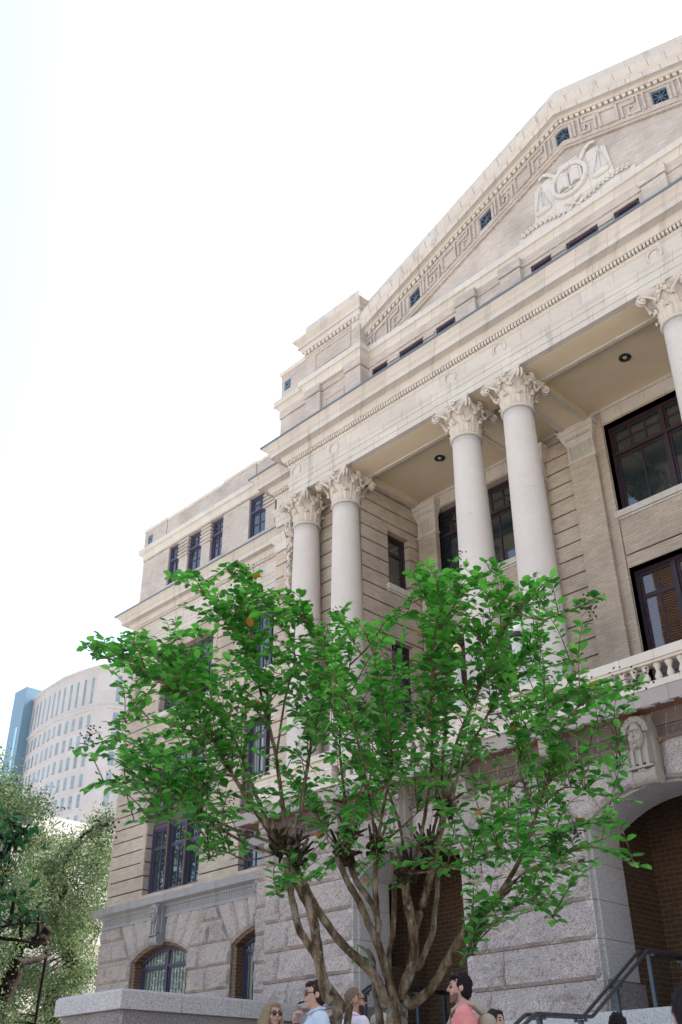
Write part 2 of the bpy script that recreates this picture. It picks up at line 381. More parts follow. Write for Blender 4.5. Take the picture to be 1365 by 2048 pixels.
def window(fn, u0, u1, z0, z1, lights, rows, mat='frame', glass='glass', d=.2, mull=.09, fr=.08, sill=None, arch=None, name='window'):
    """rows: (z0, z1, columns, sub-rows) per light; frame mesh with its glass and sill as sub-parts"""
    mb = MB(); gl = MB()
    top = z1+.02 if not arch else z1+.6
    for a, b in ((u0, u0+fr), (u1-fr, u1)): mb.box(a, b, d, d+.09, z0, z1, fn)
    mb.box(u0+fr, u1-fr, d+.002, d+.088, z1-fr, z1, fn); mb.box(u0+fr, u1-fr, d+.002, d+.088, z0, z0+fr*.9, fn)
    wl = (u1-u0-2*fr-(lights-1)*mull)/lights
    for i in range(lights):
        a = u0+fr+i*(wl+mull); b = a+wl
        if i < lights-1: mb.box(b, b+mull, d-.02, d+.085, z0+fr*.9, z1-fr, fn)
        for j, (za, zb, nc, nr) in enumerate(rows):
            za = max(za, z0+fr*.9); zb = min(zb, z1-fr); s = .05
            mb.box(a, a+s, d+.03, d+.075, za, zb, fn); mb.box(b-s, b, d+.03, d+.075, za, zb, fn)
            mb.box(a+s, b-s, d+.032, d+.073, za, za+s, fn); mb.box(a+s, b-s, d+.032, d+.073, zb-s, zb, fn)
            if j < len(rows)-1: pass
            for k in range(1, nc):
                x = a+s+(b-a-2*s)*k/nc; mb.box(x-.02, x+.02, d+.036, d+.07, za+s, zb-s, fn)
            for k in range(1, nr):
                zz = za+s+(zb-za-2*s)*k/nr; mb.box(a+s, b-s, d+.038, d+.068, zz-.018, zz+.018, fn)
            gl.quad(fn(a+s/2, d+.06, za), fn(b-s/2, d+.06, za), fn(b-s/2, d+.06, zb), fn(a+s/2, d+.06, zb))
    for j in range(len(rows)-1):
        zt = min(rows[j][1], z1); zt2 = rows[j+1][0]
        if abs(zt2-zt) > .02: mb.box(u0+fr, u1-fr, d-.03, d+.08, min(zt, zt2), max(zt, zt2), fn)
    if arch:                                   # segmental head
        uc, zc, rr, n = arch
        for i in range(n):
            p = [u0+(u1-u0)*(i+k)/n for k in (0, 1)]; q = [zc+math.sqrt(max(rr*rr-(x-uc)**2, 0)) for x in p]
            vs = [fn(p[0], d+.0, z1), fn(p[1], d+.0, z1), fn(p[1], d, q[1]), fn(p[0], d, q[0])]
            gl.quad(fn(p[0], d+.06, z1), fn(p[1], d+.06, z1), fn(p[1], d+.06, q[1]), fn(p[0], d+.06, q[0]))
            mb.add([fn(p[0], d, q[0]-.09), fn(p[1], d, q[1]-.09), fn(p[1], d, q[1]+.02), fn(p[0], d, q[0]+.02),
                    fn(p[0], d+.09, q[0]-.09), fn(p[1], d+.09, q[1]-.09), fn(p[1], d+.09, q[1]+.02), fn(p[0], d+.09, q[0]+.02)],
                   [(0, 1, 2, 3), (0, 1, 5, 4), (4, 5, 6, 7)])
        mb.box(uc-.06, uc+.06, d-.01, d+.08, z1-fr, zc+rr-.05, fn)
    o = part(mb, name, mat)
    gl.build('glass', glass, o)
    if sill:
        sb = MB(); sb.box(u0-.08, u1+.08, -.07, d+.02, z0-.15, z0, fn); sb.box(u0-.05, u1+.05, -.03, .03, z0-.2, z0-.152, fn); sb.build('sill', sill, o)
    return o

# --- granite basement of the wing and of the portico
gr = MB(); gj = MB()
def course_run(fn, u0, u1, za, zb, seed, first=0, lmin=2.3, lmax=2.8, **k):
    u = u0; i = 0
    while u < u1-.05:
        L = lmin+(lmax-lmin)*rnd.random()
        if i == 0 and first: L = first
        e = u+L
        if u1-e < .6: e = u1
        block(gr, fn, u+.006, e-.006, za+.006, zb-.006, seed+i*7, **k); u = e; i += 1
def arch_wall(fn, piers, arches, ztop, seed, ends=True, first=.5):
    """coursed rock-faced wall: piers (u0, u1), segmental arches (centre, half width, spring, crown)"""
    for pi, (a, b) in enumerate(piers):
        for ci in range(len(CZ)-1):
            za, zb = CZ[ci], CZ[ci+1]
            if zb > ztop+.05: zb = ztop
            if za < 0.0: za = 0.02
            if zb <= za+.1: continue
            def edge(z, side):
                for uc, hw, sp, cr in arches:
                    rr = (hw*hw+(cr-sp)**2)/(2*(cr-sp)); zc = cr-rr; t = hw/(sp-zc)
                    if side > 0 and abs(uc-hw-b) < .02 and z > sp: return uc-t*(z-zc)
                    if side < 0 and abs(uc+hw-a) < .02 and z > sp: return uc+t*(z-zc)
                return b if side > 0 else a
            def f2(u, d, z):
                q = (u-a)/(b-a); e0, e1 = edge(z, -1), edge(z, 1); return fn(e0+q*(e1-e0), d, z)
            course_run(f2, a, b, za, zb, seed+pi*131+ci*17, first=(first if ci % 2 else first*1.7))
    for k, (uc, hw, sp, cr) in enumerate(arches):
        rr = (hw*hw+(cr-sp)**2)/(2*(cr-sp)); zc = cr-rr; am = math.asin(hw/rr); nv = 7
        def fp(u, d, z, uc=uc, rr=rr, zc=zc):
            a = u/rr; rt = (ztop-zc)/math.cos(a); q = rr+z*(rt-rr); return fn(uc+q*math.sin(a), d, zc+q*math.cos(a))
        for i in range(nv):
            a0, a1 = -am+2*am*i/nv, -am+2*am*(i+1)/nv
            if i == nv//2: continue
            nu = 6; nz = 12; vs = []
            for z in range(nz+1):
                for u in range(nu+1):
                    q = u/nu; s = z/nz
                    kk = min(1, q/.16, (1-q)/.16)*min(1, (1-s)/.1)*min(1, s/(.06+.05*rough(q*2, i, seed)))
                    vs.append(fp((a0+(a1-a0)*(.012+.976*q))*rr, -max(0, kk)*(.06+.06*rough(q*.5+i, s, seed+k*5+i)), s))
            gr.add(vs, [(z*(nu+1)+u, z*(nu+1)+u+1, (z+1)*(nu+1)+u+1, (z+1)*(nu+1)+u) for z in range(nz) for u in range(nu)])
            for u_ in (0, nu):
                gr.add([vs[z*(nu+1)+u_] for z in range(nz+1)]+[fp((a0 if u_ == 0 else a1)*rr, .06, z/nz) for z in range(nz+1)], [(z, z+1, nz+2+z, nz+1+z) for z in range(nz)])
            gr.add([vs[u] for u in range(nu+1)]+[fp((a0+(a1-a0)*u/nu)*rr, .06, 0) for u in range(nu+1)], [(u, u+1, nu+2+u, nu+1+u) for u in range(nu)])
        # backing behind the voussoirs, following the curve
        n = 16
        for i in range(n):
            x0, x1 = uc-hw*1.5+3*hw*i/n, uc-hw*1.5+3*hw*(i+1)/n
            zq = [zc+math.sqrt(rr*rr-(x-uc)**2) if abs(x-uc) < hw else sp for x in (x0, x1)]
            gj.quad(fn(x0, .03, zq[0]), fn(x1, .03, zq[1]), fn(x1, .03, ztop), fn(x0, .03, ztop))
    for a, b in piers: gj.box(a+.012, b-.012, .025, .3, .01, ztop-.02, fn)
FWg = FW(YWING)
W1, W2 = (-25.07, 1.375, 4.62, 5.03), (-20.5, 1.375, 4.62, 5.03)
arch_wall(FWg, [(-28.15, W1[0]-1.375), (W1[0]+1.375, W2[0]-1.375), (W2[0]+1.375, -17.6)], [W1, W2], 5.72, 11)
arch_wall(FW(YB-.05), [(-18.15, -16.55)], [], 5.72, 300, first=.8)
AR = [(XC-5.31, 1.36, 4.70, 5.18), (XC, 1.36, 4.70, 5.18), (XC+5.31, 1.36, 4.70, 5.18)]
PR = [(-16.9, XC-5.31-1.36), (XC-5.31+1.36, XC-1.36), (XC+1.36, XC+5.31-1.36), (XC+5.31+1.36, mx(-16.9))]
arch_wall(FW(YG), PR, AR, 5.76, 500, first=.45)
part(gr, 'granite_basement', 'granite'); part(gj, 'granite_joints', 'granite_joint')
# dressed arch jambs and soffits of the three portico arches
for uc, hw, sp, cr in AR:
    al = MB()
    rr = (hw*hw+(cr-sp)**2)/(2*(cr-sp)); zc = cr-rr; n = 18
    for s in (-1, 1):
        x = uc+s*hw; zz = [2.46, 3.03, 3.6, 4.17, sp]
        for i in range(len(zz)-1):
            a, b = (x, x+s*.12)
            al.box(min(a, b)+(0 if s > 0 else 0), max(a, b), YG-.012, YG+1.0, zz[i]+(.006 if i else -.02), zz[i+1]-.004)
            al.box(min(x-s*.04, x), max(x-s*.04, x), YG+.12, YG+.97, zz[i]+.006, zz[i+1]-.002)
    prof = [(-.012, .0), (.1, 0), (.1, -.04), (.97, -.04), (1.0, .06)]
    for i in range(n):
        xs = [uc-hw+2*hw*(i+k)/n for k in (0, 1)]; zs = [zc+math.sqrt(rr*rr-(x-uc)**2) for x in xs]
        vs = [(x, YG+p, z+q) for x, z in zip(xs, zs) for p, q in prof]; m = len(prof)
        al.add(vs, [(j, j+1, m+j+1, m+j) for j in range(m-1)])
    part(al, 'arch_lining', 'granite_smooth')
for a, b in PR:
    pb = MB(); pb.box(a-.05, b+.05, YG+.03, YG+1.1, 1.6, 2.44); part(pb, 'pier_plinth', 'pier_base')
# vestibule behind the arches
vs_ = MB(); vx0, vx1 = -15.0, mx(-15.0)
vb = MB(); GZs = GZ
opsb = [(c-.75, c+.75, 1.98, 4.5) for c in (XC-5.31, XC, XC+5.31)]
rustic(vs_, vb, FW(17.2), vx0, vx1, 1.98, 5.8, opsb, .5, .02, .03)
for s, X in ((1, vx0),):
    rustic(vs_, vb, FX(X), 15.35, 17.2, 1.98, 5.8, [(15.75, 16.55, 3.35, 4.95)], .5, .02, .03)
for p in (XC-2.655, XC+2.655):                       # cross walls behind the piers
    vs_.box(p-.85, p+.85, 15.36, 17.2, 1.98, 5.8)
    vs_.box(p-.5, p+.5, 17.06, 17.21, 1.98, 5.75)
for c in (XC-5.31, XC, XC+5.31):
    for s in (-1, 1): vs_.box(c+s*.95-.1, c+s*.95+.1, 17.1, 17.205, 1.98, 5.75)
part(vs_, 'vestibule_wall', 'brick_dark'); part(vb, 'vestibule_joints', 'mortar')
vc = MB(); vc.box(vx0, vx1, 15.3, 17.6, 5.8, 5.9); part(vc, 'vestibule_ceiling', 'dark_stone')
vf = MB(); vf.box(-16.9, mx(-16.9), YG-.35, 18, 1.80, 1.98); part(vf, 'vestibule_floor', 'step')
for c in (XC-5.31, XC, XC+5.31):
    dm = MB(); dm.box(c-.75, c+.75, 17.5, 17.55, 1.98, 4.5); d_ = part(dm, 'door', 'void')
    df = MB()
    for x in (-.75, -.04, .67): df.box(c+x, c+x+.08, 17.42, 17.5, 1.98, 4.5)
    for z in (1.98, 3.0, 4.4): df.box(c-.67, c+.67, 17.44, 17.5, z, z+.1)
    df.build('door_frame', 'frame', d_)
nw = MB(); nw.box(15.75, 16.55, .35, .4, 3.35, 4.95, FX(vx0)); part(nw, 'niche_window', 'void')

# --- brick walls
br = MB(); bk = MB()
w1 = [(-26.2, -23.5, 6.42, 10.58), (-26.2, -23.5, 12.0, 14.1)]
w2 = [(-21.75, -19.3, 6.42, 10.58), (-21.75, -19.3, 12.0, 14.3)]
rustic(br, bk, FWg, -28.1, -17.6, 6.24, 14.57, w1+w2, .34)
rustic(br, bk, FW(YB), -17.92, -14.7, 6.3, 14.57, [], .3)
RW = [(16.15, 16.95, 11.95, 13.5), (16.15, 16.95, 8.6, 10.5)]
rustic(br, bk, FX(-14.7), YB+.3, YL, 6.42, 14.57, RW, .3)
FXm = lambda u, d, z: (mx(-14.7)+d, u, z)
rustic(br, bk, FW(YB), mx(-14.7), mx(-17.92), 6.3, 14.57, [], .3); rustic(br, bk, FXm, YB+.3, YL, 6.42, 14.57, RW, .3)
BAYS = [XC-5.31, XC, XC+5.31]; FL = FW(YL)
lops = [o for c in BAYS for o in ((c-1.335, c+1.335, 12.0, 14.35), (c-1.335, c+1.335, 6.42, 10.6))]
for a, b in ((XC-2.655-.36, XC-2.655+.36), (XC+2.655-.36, XC+2.655+.36)): rustic(br, bk, FL, a, b, 6.42, 14.86, [], .3)
wall(br, FL, XC-7.065, XC-3.015, 6.42, 14.86, lops, .34); wall(br, FL, XC-2.295, XC+2.295, 6.42, 14.86, lops, .34); wall(br, FL, XC+3.015, XC+7.065, 6.42, 14.86, lops, .34)
for c in BAYS:                                      # stepped brick frames and the joint over the lower window
    for s in (-1, 1):
        br.box(c+s*1.44-.09, c+s*1.44+.09, YL-.03, YL+.05, 6.42, 14.35); br.box(c+s*1.385-.035, c+s*1.385+.035, YL-.05, YL-.031, 6.42, 14.34)
    br.box(c-1.33, c+1.33, YL-.03, YL+.05, 10.92, 11.66); br.box(c-1.33, c+1.33, YL-.03, YL+.05, 10.6, 10.88)
    bk.box(c-1.33, c+1.33, YL-.005, YL+.02, 10.875, 10.925)
part(br, 'brick_wall', 'brick'); part(bk, 'brick_joints', 'mortar')
# brick surrounds and stone lintels of the wing windows
ws = MB()
for (a, b, c, d) in ((-26.2, -23.5, 6.42, 10.58), (-26.2, -23.5, 12.0, 14.1), (-21.75, -19.3, 6.42, 10.58), (-21.75, -19.3, 12.0, 14.3)):
    for x in (a-.2, b+.02): ws.box(x, x+.18, YWING-.02, YWING+.03, c+.6 if c < 7 else c, d)
    ws.box(a-.2, b+.2, YWING-.022, YWING+.03, d+.002, d+.16)
part(ws, 'window_surround', 'brick')

for c in BAYS:
    o = window(FL, c-1.335, c+1.335, 12.0, 14.35, 2, [(12.0, 13.55, 2, 1), (13.64, 14.3, 3, 2)], sill='lime_clean')
    window(FL, c-1.335, c+1.335, 8.57, 10.6, 3, [(8.57, 9.98, 2, 1), (9.98, 10.55, 2, 1)], glass='glass_blind')
    pm = MB(); pm.box(c-1.335, c+1.335, YL+.2, YL+.28, 6.42, 8.55)
    for s in range(3):
        a = c-1.27+s*.86; pm.box(a, a+.82, YL+.17, YL+.201, 8.42, 8.5); pm.box(a, a+.08, YL+.171, YL+.201, 6.5, 8.42); pm.box(a+.74, a+.82, YL+.171, YL+.201, 6.5, 8.42)
        pm.box(a+.08, a+.74, YL+.174, YL+.201, 8.22, 8.28)
    part(pm, 'window_panel', 'panelpaint')
for fx in (FX(-14.7), FXm):
    for a, b, c, d in RW:
        window(fx, a, b, c, d, 1, [(c, d-.5, 1, 1), (d-.5, d, 1, 1)], sill='lime_clean', d=.16)
for (u0, u1), z4 in (((-26.2, -23.5), 14.1), ((-21.75, -19.3), 14.3)):
    window(FWg, u0, u1, 6.42, 8.38, 3, [(6.42, 7.75, 2, 1), (7.75, 8.35, 2, 1)], 'frame_blue')
    window(FWg, u0, u1, 8.95, 10.58, 3, [(8.95, 10.1, 2, 1), (10.1, 10.55, 2, 1)], 'frame_blue', 'glass_curtain')
    window(FWg, u0, u1, 12.0, z4, 3, [(12.0, 13.4, 2, 1), (13.46, z4, 3, 2)], 'frame_blue', sill='lime_clean')
    sp = MB(); sp.box(u0, u1, YWING+.2, YWING+.27, 8.38, 8.95)
    for k in range(3):
        a = u0+.08+k*(u1-u0-.1)/3; sp.box(a, a+.75, YWING+.17, YWING+.201, 8.45, 8.5); sp.box(a, a+.75, YWING+.17, YWING+.201, 8.82, 8.88)
    for k in range(2):
        a = u0+(u1-u0)*(k+1)/3; sp.box(a-.04, a+.04, YWING+.12, YWING+.202, 6.42, 10.5)
    part(sp, 'spandrel_panel', 'panelpaint')
for uc, hw, sp_, cr in (W1, W2):
    rr = (hw*hw+(cr-sp_)**2)/(2*(cr-sp_))
    window(FWg, uc-hw+.16, uc+hw-.16, 1.9, 4.5, 2, [(1.9, 3.1, 1, 1), (3.1, 4.5, 1, 1)], 'frame_blue', 'glass_curtain', d=.3, arch=(uc, cr-rr-.1, rr, 14))
    iw = MB()                                        # brick reveal of the arched window
    for s in (-1, 1):
        iw.box(uc+s*(hw-.08)-.08, uc+s*(hw-.08)+.08, YWING+.06, YWING+.4, 1.6, sp_-.04)
    n = 14
    for i in range(n):
        xs = [uc-hw+2*hw*(i+k)/n for k in (0, 1)]; zs = [cr-rr+math.sqrt(rr*rr-(x-uc)**2) for x in xs]
        vs = [(x, YWING+p, z+q) for x, z in zip(xs, zs) for p, q in ((.03, -.0), (.06, -.08), (.42, -.1), (.42, .1))]
        iw.add(vs, [(j, j+1, 5+j, 4+j) for j in range(3)])
    part(iw, 'brick_reveal', 'brick_dark')

# --- belt over the basement
BP = [(-.1, 5.62), (.05, 5.66), (.06, 5.74), (.02, 5.76), (.02, 5.92), (.06, 5.94), (.10, 5.99), (.21, 6.03), (.25, 6.05), (.25, 6.24), (-.05, 6.30)]
bl = MB(); bl.molding([(-28.1, 20), (-28.1, YWING), (-17.9, YWING)], BP); bl.molding([(-18.05, YWING-.3), (-18.05, YB-.05), (-16.8, YB-.05)], BP)
part(bl, 'belt_course', 'belt')
cb = MB(); x = -28.0
while x < -18.0:
    cb.box(x, x+.055, YWING-.034, YWING-.012, 5.78, 5.90, lambda u, d, z: (u+(z-5.8)*.5, d, z)); x += .105
part(cb, 'carved_band', 'belt')
def console(x, y, zt, zb, wd, mat, face):
    mb = MB(); h = zt-zb
    mb.box(x-wd/2, x+wd/2, y-.10, y+.1, zb+.12, zt); mb.box(x-wd*.36, x+wd*.36, y-.22, y-.09, zb+h*.30, zt-.02)
    mb.box(x-wd*.55, x+wd*.55, y-.12, y+.1, zb+.10, zb+.16)
    mb.box(x-wd*.5, x+wd*.5, y-.275, y-.1, zb+h*.225, zb+h*.255)
    for q_ in range(14): mb.ball((x-wd*.3+wd*.6*rnd.random(), y-.24, zb+.06+.16*rnd.random()), .03, 6, 5, (1, .8, 1), .4)
    for s in (-1, 0, 1): mb.box(x+s*wd*.3-wd*.07, x+s*wd*.3+wd*.07, y-.25, y-.2, zb+h*.24, zb+h*.5)
    vs = MB(); vs.tube([(x-wd*.52, y-.13, zb+.13), (x+wd*.52, y-.13, zb+.13)], .13, 14)
    mb.v, f0 = mb.v, len(mb.v); mb.add(vs.v, vs.f)
    for s in (-1, 1): mb.tube([(x+s*wd*.4, y-.13, zb+.13), (x+s*wd*.56, y-.13, zb+.13)], .145, 14)
    o = part(mb, 'console', mat)
    fm = MB(); cz = zt-h*.30; q = wd/.42
    fm.ball((x, y-.24, cz), .155*q, 18, 14, (.80, .72, 1.42)); fm.ball((x, y-.25, cz-.12*q), .10*q, 12, 8, (.9, .85, 1.1)); yf = y-.24-.112*q
    fm.add([(x-.030, yf+.01, cz-.055), (x+.030, yf+.01, cz-.055), (x, yf-.055, cz-.058), (x-.012, yf+.005, cz+.06), (x+.012, yf+.005, cz+.06)], [(0, 1, 2), (0, 2, 3), (1, 4, 2), (2, 4, 3), (0, 3, 4, 1)])
    for s in (-1, 1):
        fm.ball((x+s*.055*q, yf+.012, cz+.028), .027, 10, 6, (1.25, .55, .55)); fm.tube([(x+s*.018, yf-.005, cz+.062), (x+s*.05*q, yf-.004, cz+.076), (x+s*.09*q, yf+.03, cz+.058)], .013, 6)
        fm.ball((x+s*.075*q, yf+.045, cz-.06), .045, 8, 6, (.8, .6, 1)); fm.ball((x+s*.14*q, y-.22, cz), .04, 8, 6, (.4, .8, 1.2))
    fm.tube([(x-.042, yf+.022, cz-.105), (x, yf+.002, cz-.100), (x+.042, yf+.022, cz-.105)], .012, 6); fm.tube([(x-.034, yf+.022, cz-.128), (x, yf+.002, cz-.130), (x+.034, yf+.022, cz-.128)], .014, 6); fm.ball((x, yf+.02, cz-.19), .042, 8, 6, (1, .7, .75))
    fm.build('carved_face', mat, o, smooth=True)
    hm = MB()
    for i in range(34):
        a = math.pi*(i % 17)/16; q = 1+.2*(i//17)
        hm.ball((x+math.cos(a)*.165*q*wd/.42, y-.25-.04*rnd.random(), cz+.07+math.sin(a)*.17*q), .042, 6, 5, (1, .8, 1), .4)
    hm.build('carved_hair', mat, o, smooth=True)
    return o
for uc in (W1[0], W2[0]): console(uc, YWING-.03, 6.02, 4.92, .40, 'belt', 1)
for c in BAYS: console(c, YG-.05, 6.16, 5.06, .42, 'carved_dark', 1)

# --- balcony over the arches
bx0, bx1 = -16.95, mx(-16.95)
ba = MB(); ba.molding([(bx0, 16.0), (bx0, YG), (bx1, YG), (bx1, 16.0)], [(0, 6.30), (.43, 6.30), (.43, 6.175), (.50, 6.175), (.50, 6.42), (0, 6.425)]); part(ba, 'balcony_fascia', 'pinkband')
bs = MB(); bs.molding([(bx0, 16.0), (bx0, YG), (bx1, YG), (bx1, 16.0)], [(-.1, 6.215), (-.1, 6.20), (.43, 6.20)]); part(bs, 'balcony_soffit', 'terra')
bd = MB(); bd.molding([(bx0, 16.0), (bx0, YG), (bx1, YG), (bx1, 16.0)], [(-.1, 5.74), (.05, 5.75), (.055, 5.79), (.0, 5.80), (.0, 5.985), (.03, 5.99), (.05, 6.04), (.09, 6.10), (.12, 6.197)]); part(bd, 'balcony_bed_moulding', 'dark_stone')
rl = MB(); rl.molding([(bx0, YG), (bx1, YG)], [(.0, 5.725), (.035, 5.73), (.035, 5.755), (.0, 5.76)]); part(rl, 'red_fillet', 'terra')
dr = MB(); x = bx0+.05; i = 0
while x < bx1-.2:
    dr.box(x, x+.16, YG-.49, YG-.425, 6.150, 6.176, lambda u, d, z: (u+(d-13.9)*.7, d, z)); x += .33; i += 1
part(dr, 'drip_tiles', 'belt')
rg = MB(); x = bx0+.2
while x < bx1-.1:
    if min(abs(x-c) for c in BAYS) > .33:
        rg.tube([(x+.055*math.cos(a), YG-.012, 5.895+.055*math.sin(a)) for a in [2*math.pi*k/12 for k in range(13)]], .012, 5, False)
        rg.box(x+.068, x+.088, YG-.014, YG-.002, 5.84, 5.95)
    x += .155
part(rg, 'ring_frieze', 'dark_stone')
for i, p in enumerate(PAIRS):                       # scroll brackets under the balcony at the piers
    for s in (-1, 1):
        k = MB(); x = p+s*1.0
        k.box(x-.13, x+.13, YG-.40, YG+.05, 6.02, 6.17); k.box(x-.11, x+.11, YG-.24, YG+.05, 5.68, 6.02); k.tube([(x-.14, YG-.30, 5.98), (x+.14, YG-.30, 5.98)], .09, 12); k.tube([(x-.13, YG-.17, 5.70), (x+.13, YG-.17, 5.70)], .08, 12)
        part(k, 'bracket', 'carved_dark')
# balustrade between brick pedestals
YR = YG-.40
for p in PAIRS:
    pdm = MB(); pdm.box(p-1.22, p+1.22, YR-.10, YR+1.3, 6.55, 7.02); part(pdm, 'pedestal', 'brick_pale')
bc = MB(); seg = []
xs = [bx0+.1]
for p in PAIRS: seg.append((p-1.22, p+1.22))
for p in PAIRS:
    bc.box(p-1.27, p+1.27, YR-.15, YR+1.32, 6.425, 6.55); bc.box(p-1.27, p+1.27, YR-.15, YR+1.32, 7.02, 7.15)
for a, b in zip(PAIRS[:-1], PAIRS[1:]):
    bc.box(a+1.272, b-1.272, YR-.11, YR+.13, 6.425, 6.53); bc.box(a+1.272, b-1.272, YR-.13, YR+.15, 6.875, 7.03); bc.box(a+1.272, b-1.272, YR-.1, YR+.12, 6.83, 6.8745)
rail = part(bc, 'balustrade_rail', 'lime_rail')
bprof = [(.062, 6.53), (.062, 6.555), (.045, 6.565), (.06, 6.60), (.062, 6.625), (.05, 6.66), (.034, 6.70), (.03, 6.73), (.045, 6.745), (.052, 6.775), (.066, 6.80), (.068, 6.83)]
bal = None
for a, b in zip(PAIRS[:-1], PAIRS[1:]):
    n = int((b-a-2.6)/.205)
    for i in range(n):
        x = a+1.3+(b-a-2.6)*(i+.5)/n
        if bal is None:
            m_ = MB(); m_.lathe(bprof, 0, 0, 14); m_.box(-.072, .072, -.072, .072, 6.8305, 6.8295+.002)
            bal = part(m_, 'baluster', 'lime_rail', hall, (x, YR, 0), True)
        else: clone(bal, hall, (x, YR, 0))

# --- columns
YC = 14.85
def capital_mesh():
    mb = MB(); z0 = 13.74; H = .83; r0 = .325
    mb.lathe([(r0-.03, z0-.072), (r0+.02, z0-.07), (r0+.045, z0-.055), (r0+.045, z0-.02), (r0+.015, z0), (r0-.02, z0+.02), (r0-.015, z0+.30), (r0+.03, z0+.48), (r0+.12, z0+.62), (r0+.16, z0+.66), (.0, z0+.67)], 0, 0, 28, False)
    def leaf(a, zb, h, wd, out, curl):
        ca, sa = math.cos(a), math.sin(a); n = 9; m = 7; vs = []
        for i in range(n+1):
            t = i/n
            if t < .78: rr = r0+.005+out*(t/.78)**2.2; z = zb+h*t/.78*.92
            else:
                q = (t-.78)/.22*2.6; rr = r0+.005+out+curl*math.sin(q)*1.1; z = zb+h*.92+curl*(1-math.cos(q))*.25 - max(0, q-1.2)*curl*.62
            for j in range(m+1):
                s = j/m*2-1; lob = 1+.13*math.sin(t*21+abs(s)*3)
                w_ = wd*(.72+.45*math.sin(math.pi*min(t, .8)/.95))*lob*(1 if t < .7 else 1-.55*(t-.7)/.3)
                off = -.035*abs(s)**1.5+.02*math.cos(s*math.pi*3)*(1-t*.6)
                R_ = rr+off+.01; th = s*w_/max(R_, .1)
                vs.append((R_*(ca*math.cos(th)-sa*math.sin(th)), R_*(sa*math.cos(th)+ca*math.sin(th)), z))
        k = m+1
        mb.add(vs, [(i*k+j, i*k+j+1, (i+1)*k+j+1, (i+1)*k+j) for i in range(n) for j in range(m)])
    for i in range(8): leaf(2*math.pi*i/8, z0+.005, .27, .105, .055, .075)
    for i in range(8): leaf(2*math.pi*(i+.5)/8, z0+.01, .47, .10, .085, .085)
    for i in range(4):                                # corner volutes in pairs, and small inner scrolls
        a = math.pi/4+i*math.pi/2; c = Vector((math.cos(a), math.sin(a), 0)); tt = Vector((-math.sin(a), math.cos(a), 0))
        for s in (-1, 1):
            pts = []; rad = []
            for k in range(26):
                q = k/25
                if q < .35:
                    e = q/.35; rr = r0+.10+.22*e; z = z0+.42+.25*e**.7; sd_ = s*(.17*(1-e)+.035)
                else:
                    e = (q-.35)/.65; an = math.pi*.5-e*math.pi*3.1; sp = .10*(1-.8*e); rr = r0+.32+.0+sp*math.cos(an)*1.0; z = z0+.57+sp*math.sin(an); sd_ = s*.035
                pts.append(c*rr+tt*sd_+Vector((0, 0, z))); rad.append(.03-.008*q)
            mb.tube(pts, rad, 6)
        mb.tube([c*(r0+.32)-tt*.06+Vector((0, 0, z0+.57)), c*(r0+.32)+tt*.06+Vector((0, 0, z0+.57))], .035, 8)
        a = i*math.pi/2; c = Vector((math.cos(a), math.sin(a), 0)); tt = Vector((-math.sin(a), math.cos(a), 0))
        for s in (-1, 1):
            mb.tube([c*(r0+.09+.05*k/9)+tt*s*(.15-.15*k/9)*1.0+Vector((0, 0, z0+.44+.16*math.sin(k/9*1.6))) for k in range(10)], .025, 6)
            mb.ball(c*(r0+.14)+tt*s*.075+Vector((0, 0, z0+.58)), .05, 8, 6)
        mb.ball(c*(r0+.13)+Vector((0, 0, z0+.74)), .085, 10, 8, (.8, .8, .9), .5)          # flower on the abacus
        for k in range(5): mb.ball(c*(r0+.15)+tt*.07*math.cos(k*1.256)+Vector((0, 0, z0+.72+.07*math.sin(k*1.256))), .04, 6, 5, (1, 1, 1), .3)
    # concave-sided abacus
    def plan(hw, dip):
        out = []
        for i in range(4):
            a = i*math.pi/2
            for k in range(9):
                s = k/8*2-1; y = s*hw*.96; x = hw-dip*(1-s*s)
                out.append((x*math.cos(a)-y*math.sin(a), x*math.sin(a)+y*math.cos(a)))
        return out
    lay = [(.42, .13, .665), (.44, .13, .70), (.455, .13, .72), (.475, .13, .74), (.485, .13, .77), (.485, .13, H)]
    base = len(mb.v); n = 36; vs = []
    for hw, dip, z in lay: vs += [(x, y, z0+z) for x, y in plan(hw, dip)]
    mb.add(vs, [(i*n+k, i*n+(k+1) % n, (i+1)*n+(k+1) % n, (i+1)*n+k) for i in range(len(lay)-1) for k in range(n)]+[tuple(range(n))[::-1], tuple((len(lay)-1)*n+k for k in range(n))])
    return mb
sh = MB(); pr = []
for k in range(25):
    t = k/24; z = 7.42+(13.66-7.42)*t; pr.append((.405-.08*t**1.7, z))
pr = [(.425, 7.40)]+pr+[(.325, 13.66)]; sh.lathe(pr, 0, 0, 40)
col0 = part(sh, 'column', 'shaft', hall, (COLX[0], YC, 0), True)
jm = MB()
for z in (9.45, 11.6):
    rz = .405-.08*((z-7.42)/6.24)**1.7; jm.lathe([(rz-.01, z-.006), (rz+.0012, z-.006), (rz+.0012, z+.006), (rz-.01, z+.006)], 0, 0, 40, False)
jm.build('drum_joint', 'carved', col0, (COLX[0], YC, 0))
cm_ = capital_mesh().build('capital', 'carved', col0, (COLX[0], YC, 0), False)
bm_ = MB(); bm_.lathe([(.50, 7.20), (.53, 7.23), (.53, 7.27), (.49, 7.30), (.455, 7.32), (.455, 7.335), (.475, 7.35), (.475, 7.38), (.44, 7.40), (.42, 7.42)], 0, 0, 36); bm_.box(-.54, .54, -.54, .54, 7.15, 7.2)
bm_.build('column_base', 'lime_clean', col0, (COLX[0], YC, 0), True)
for x in COLX[1:]: clone(col0, hall, (x, YC, 0))

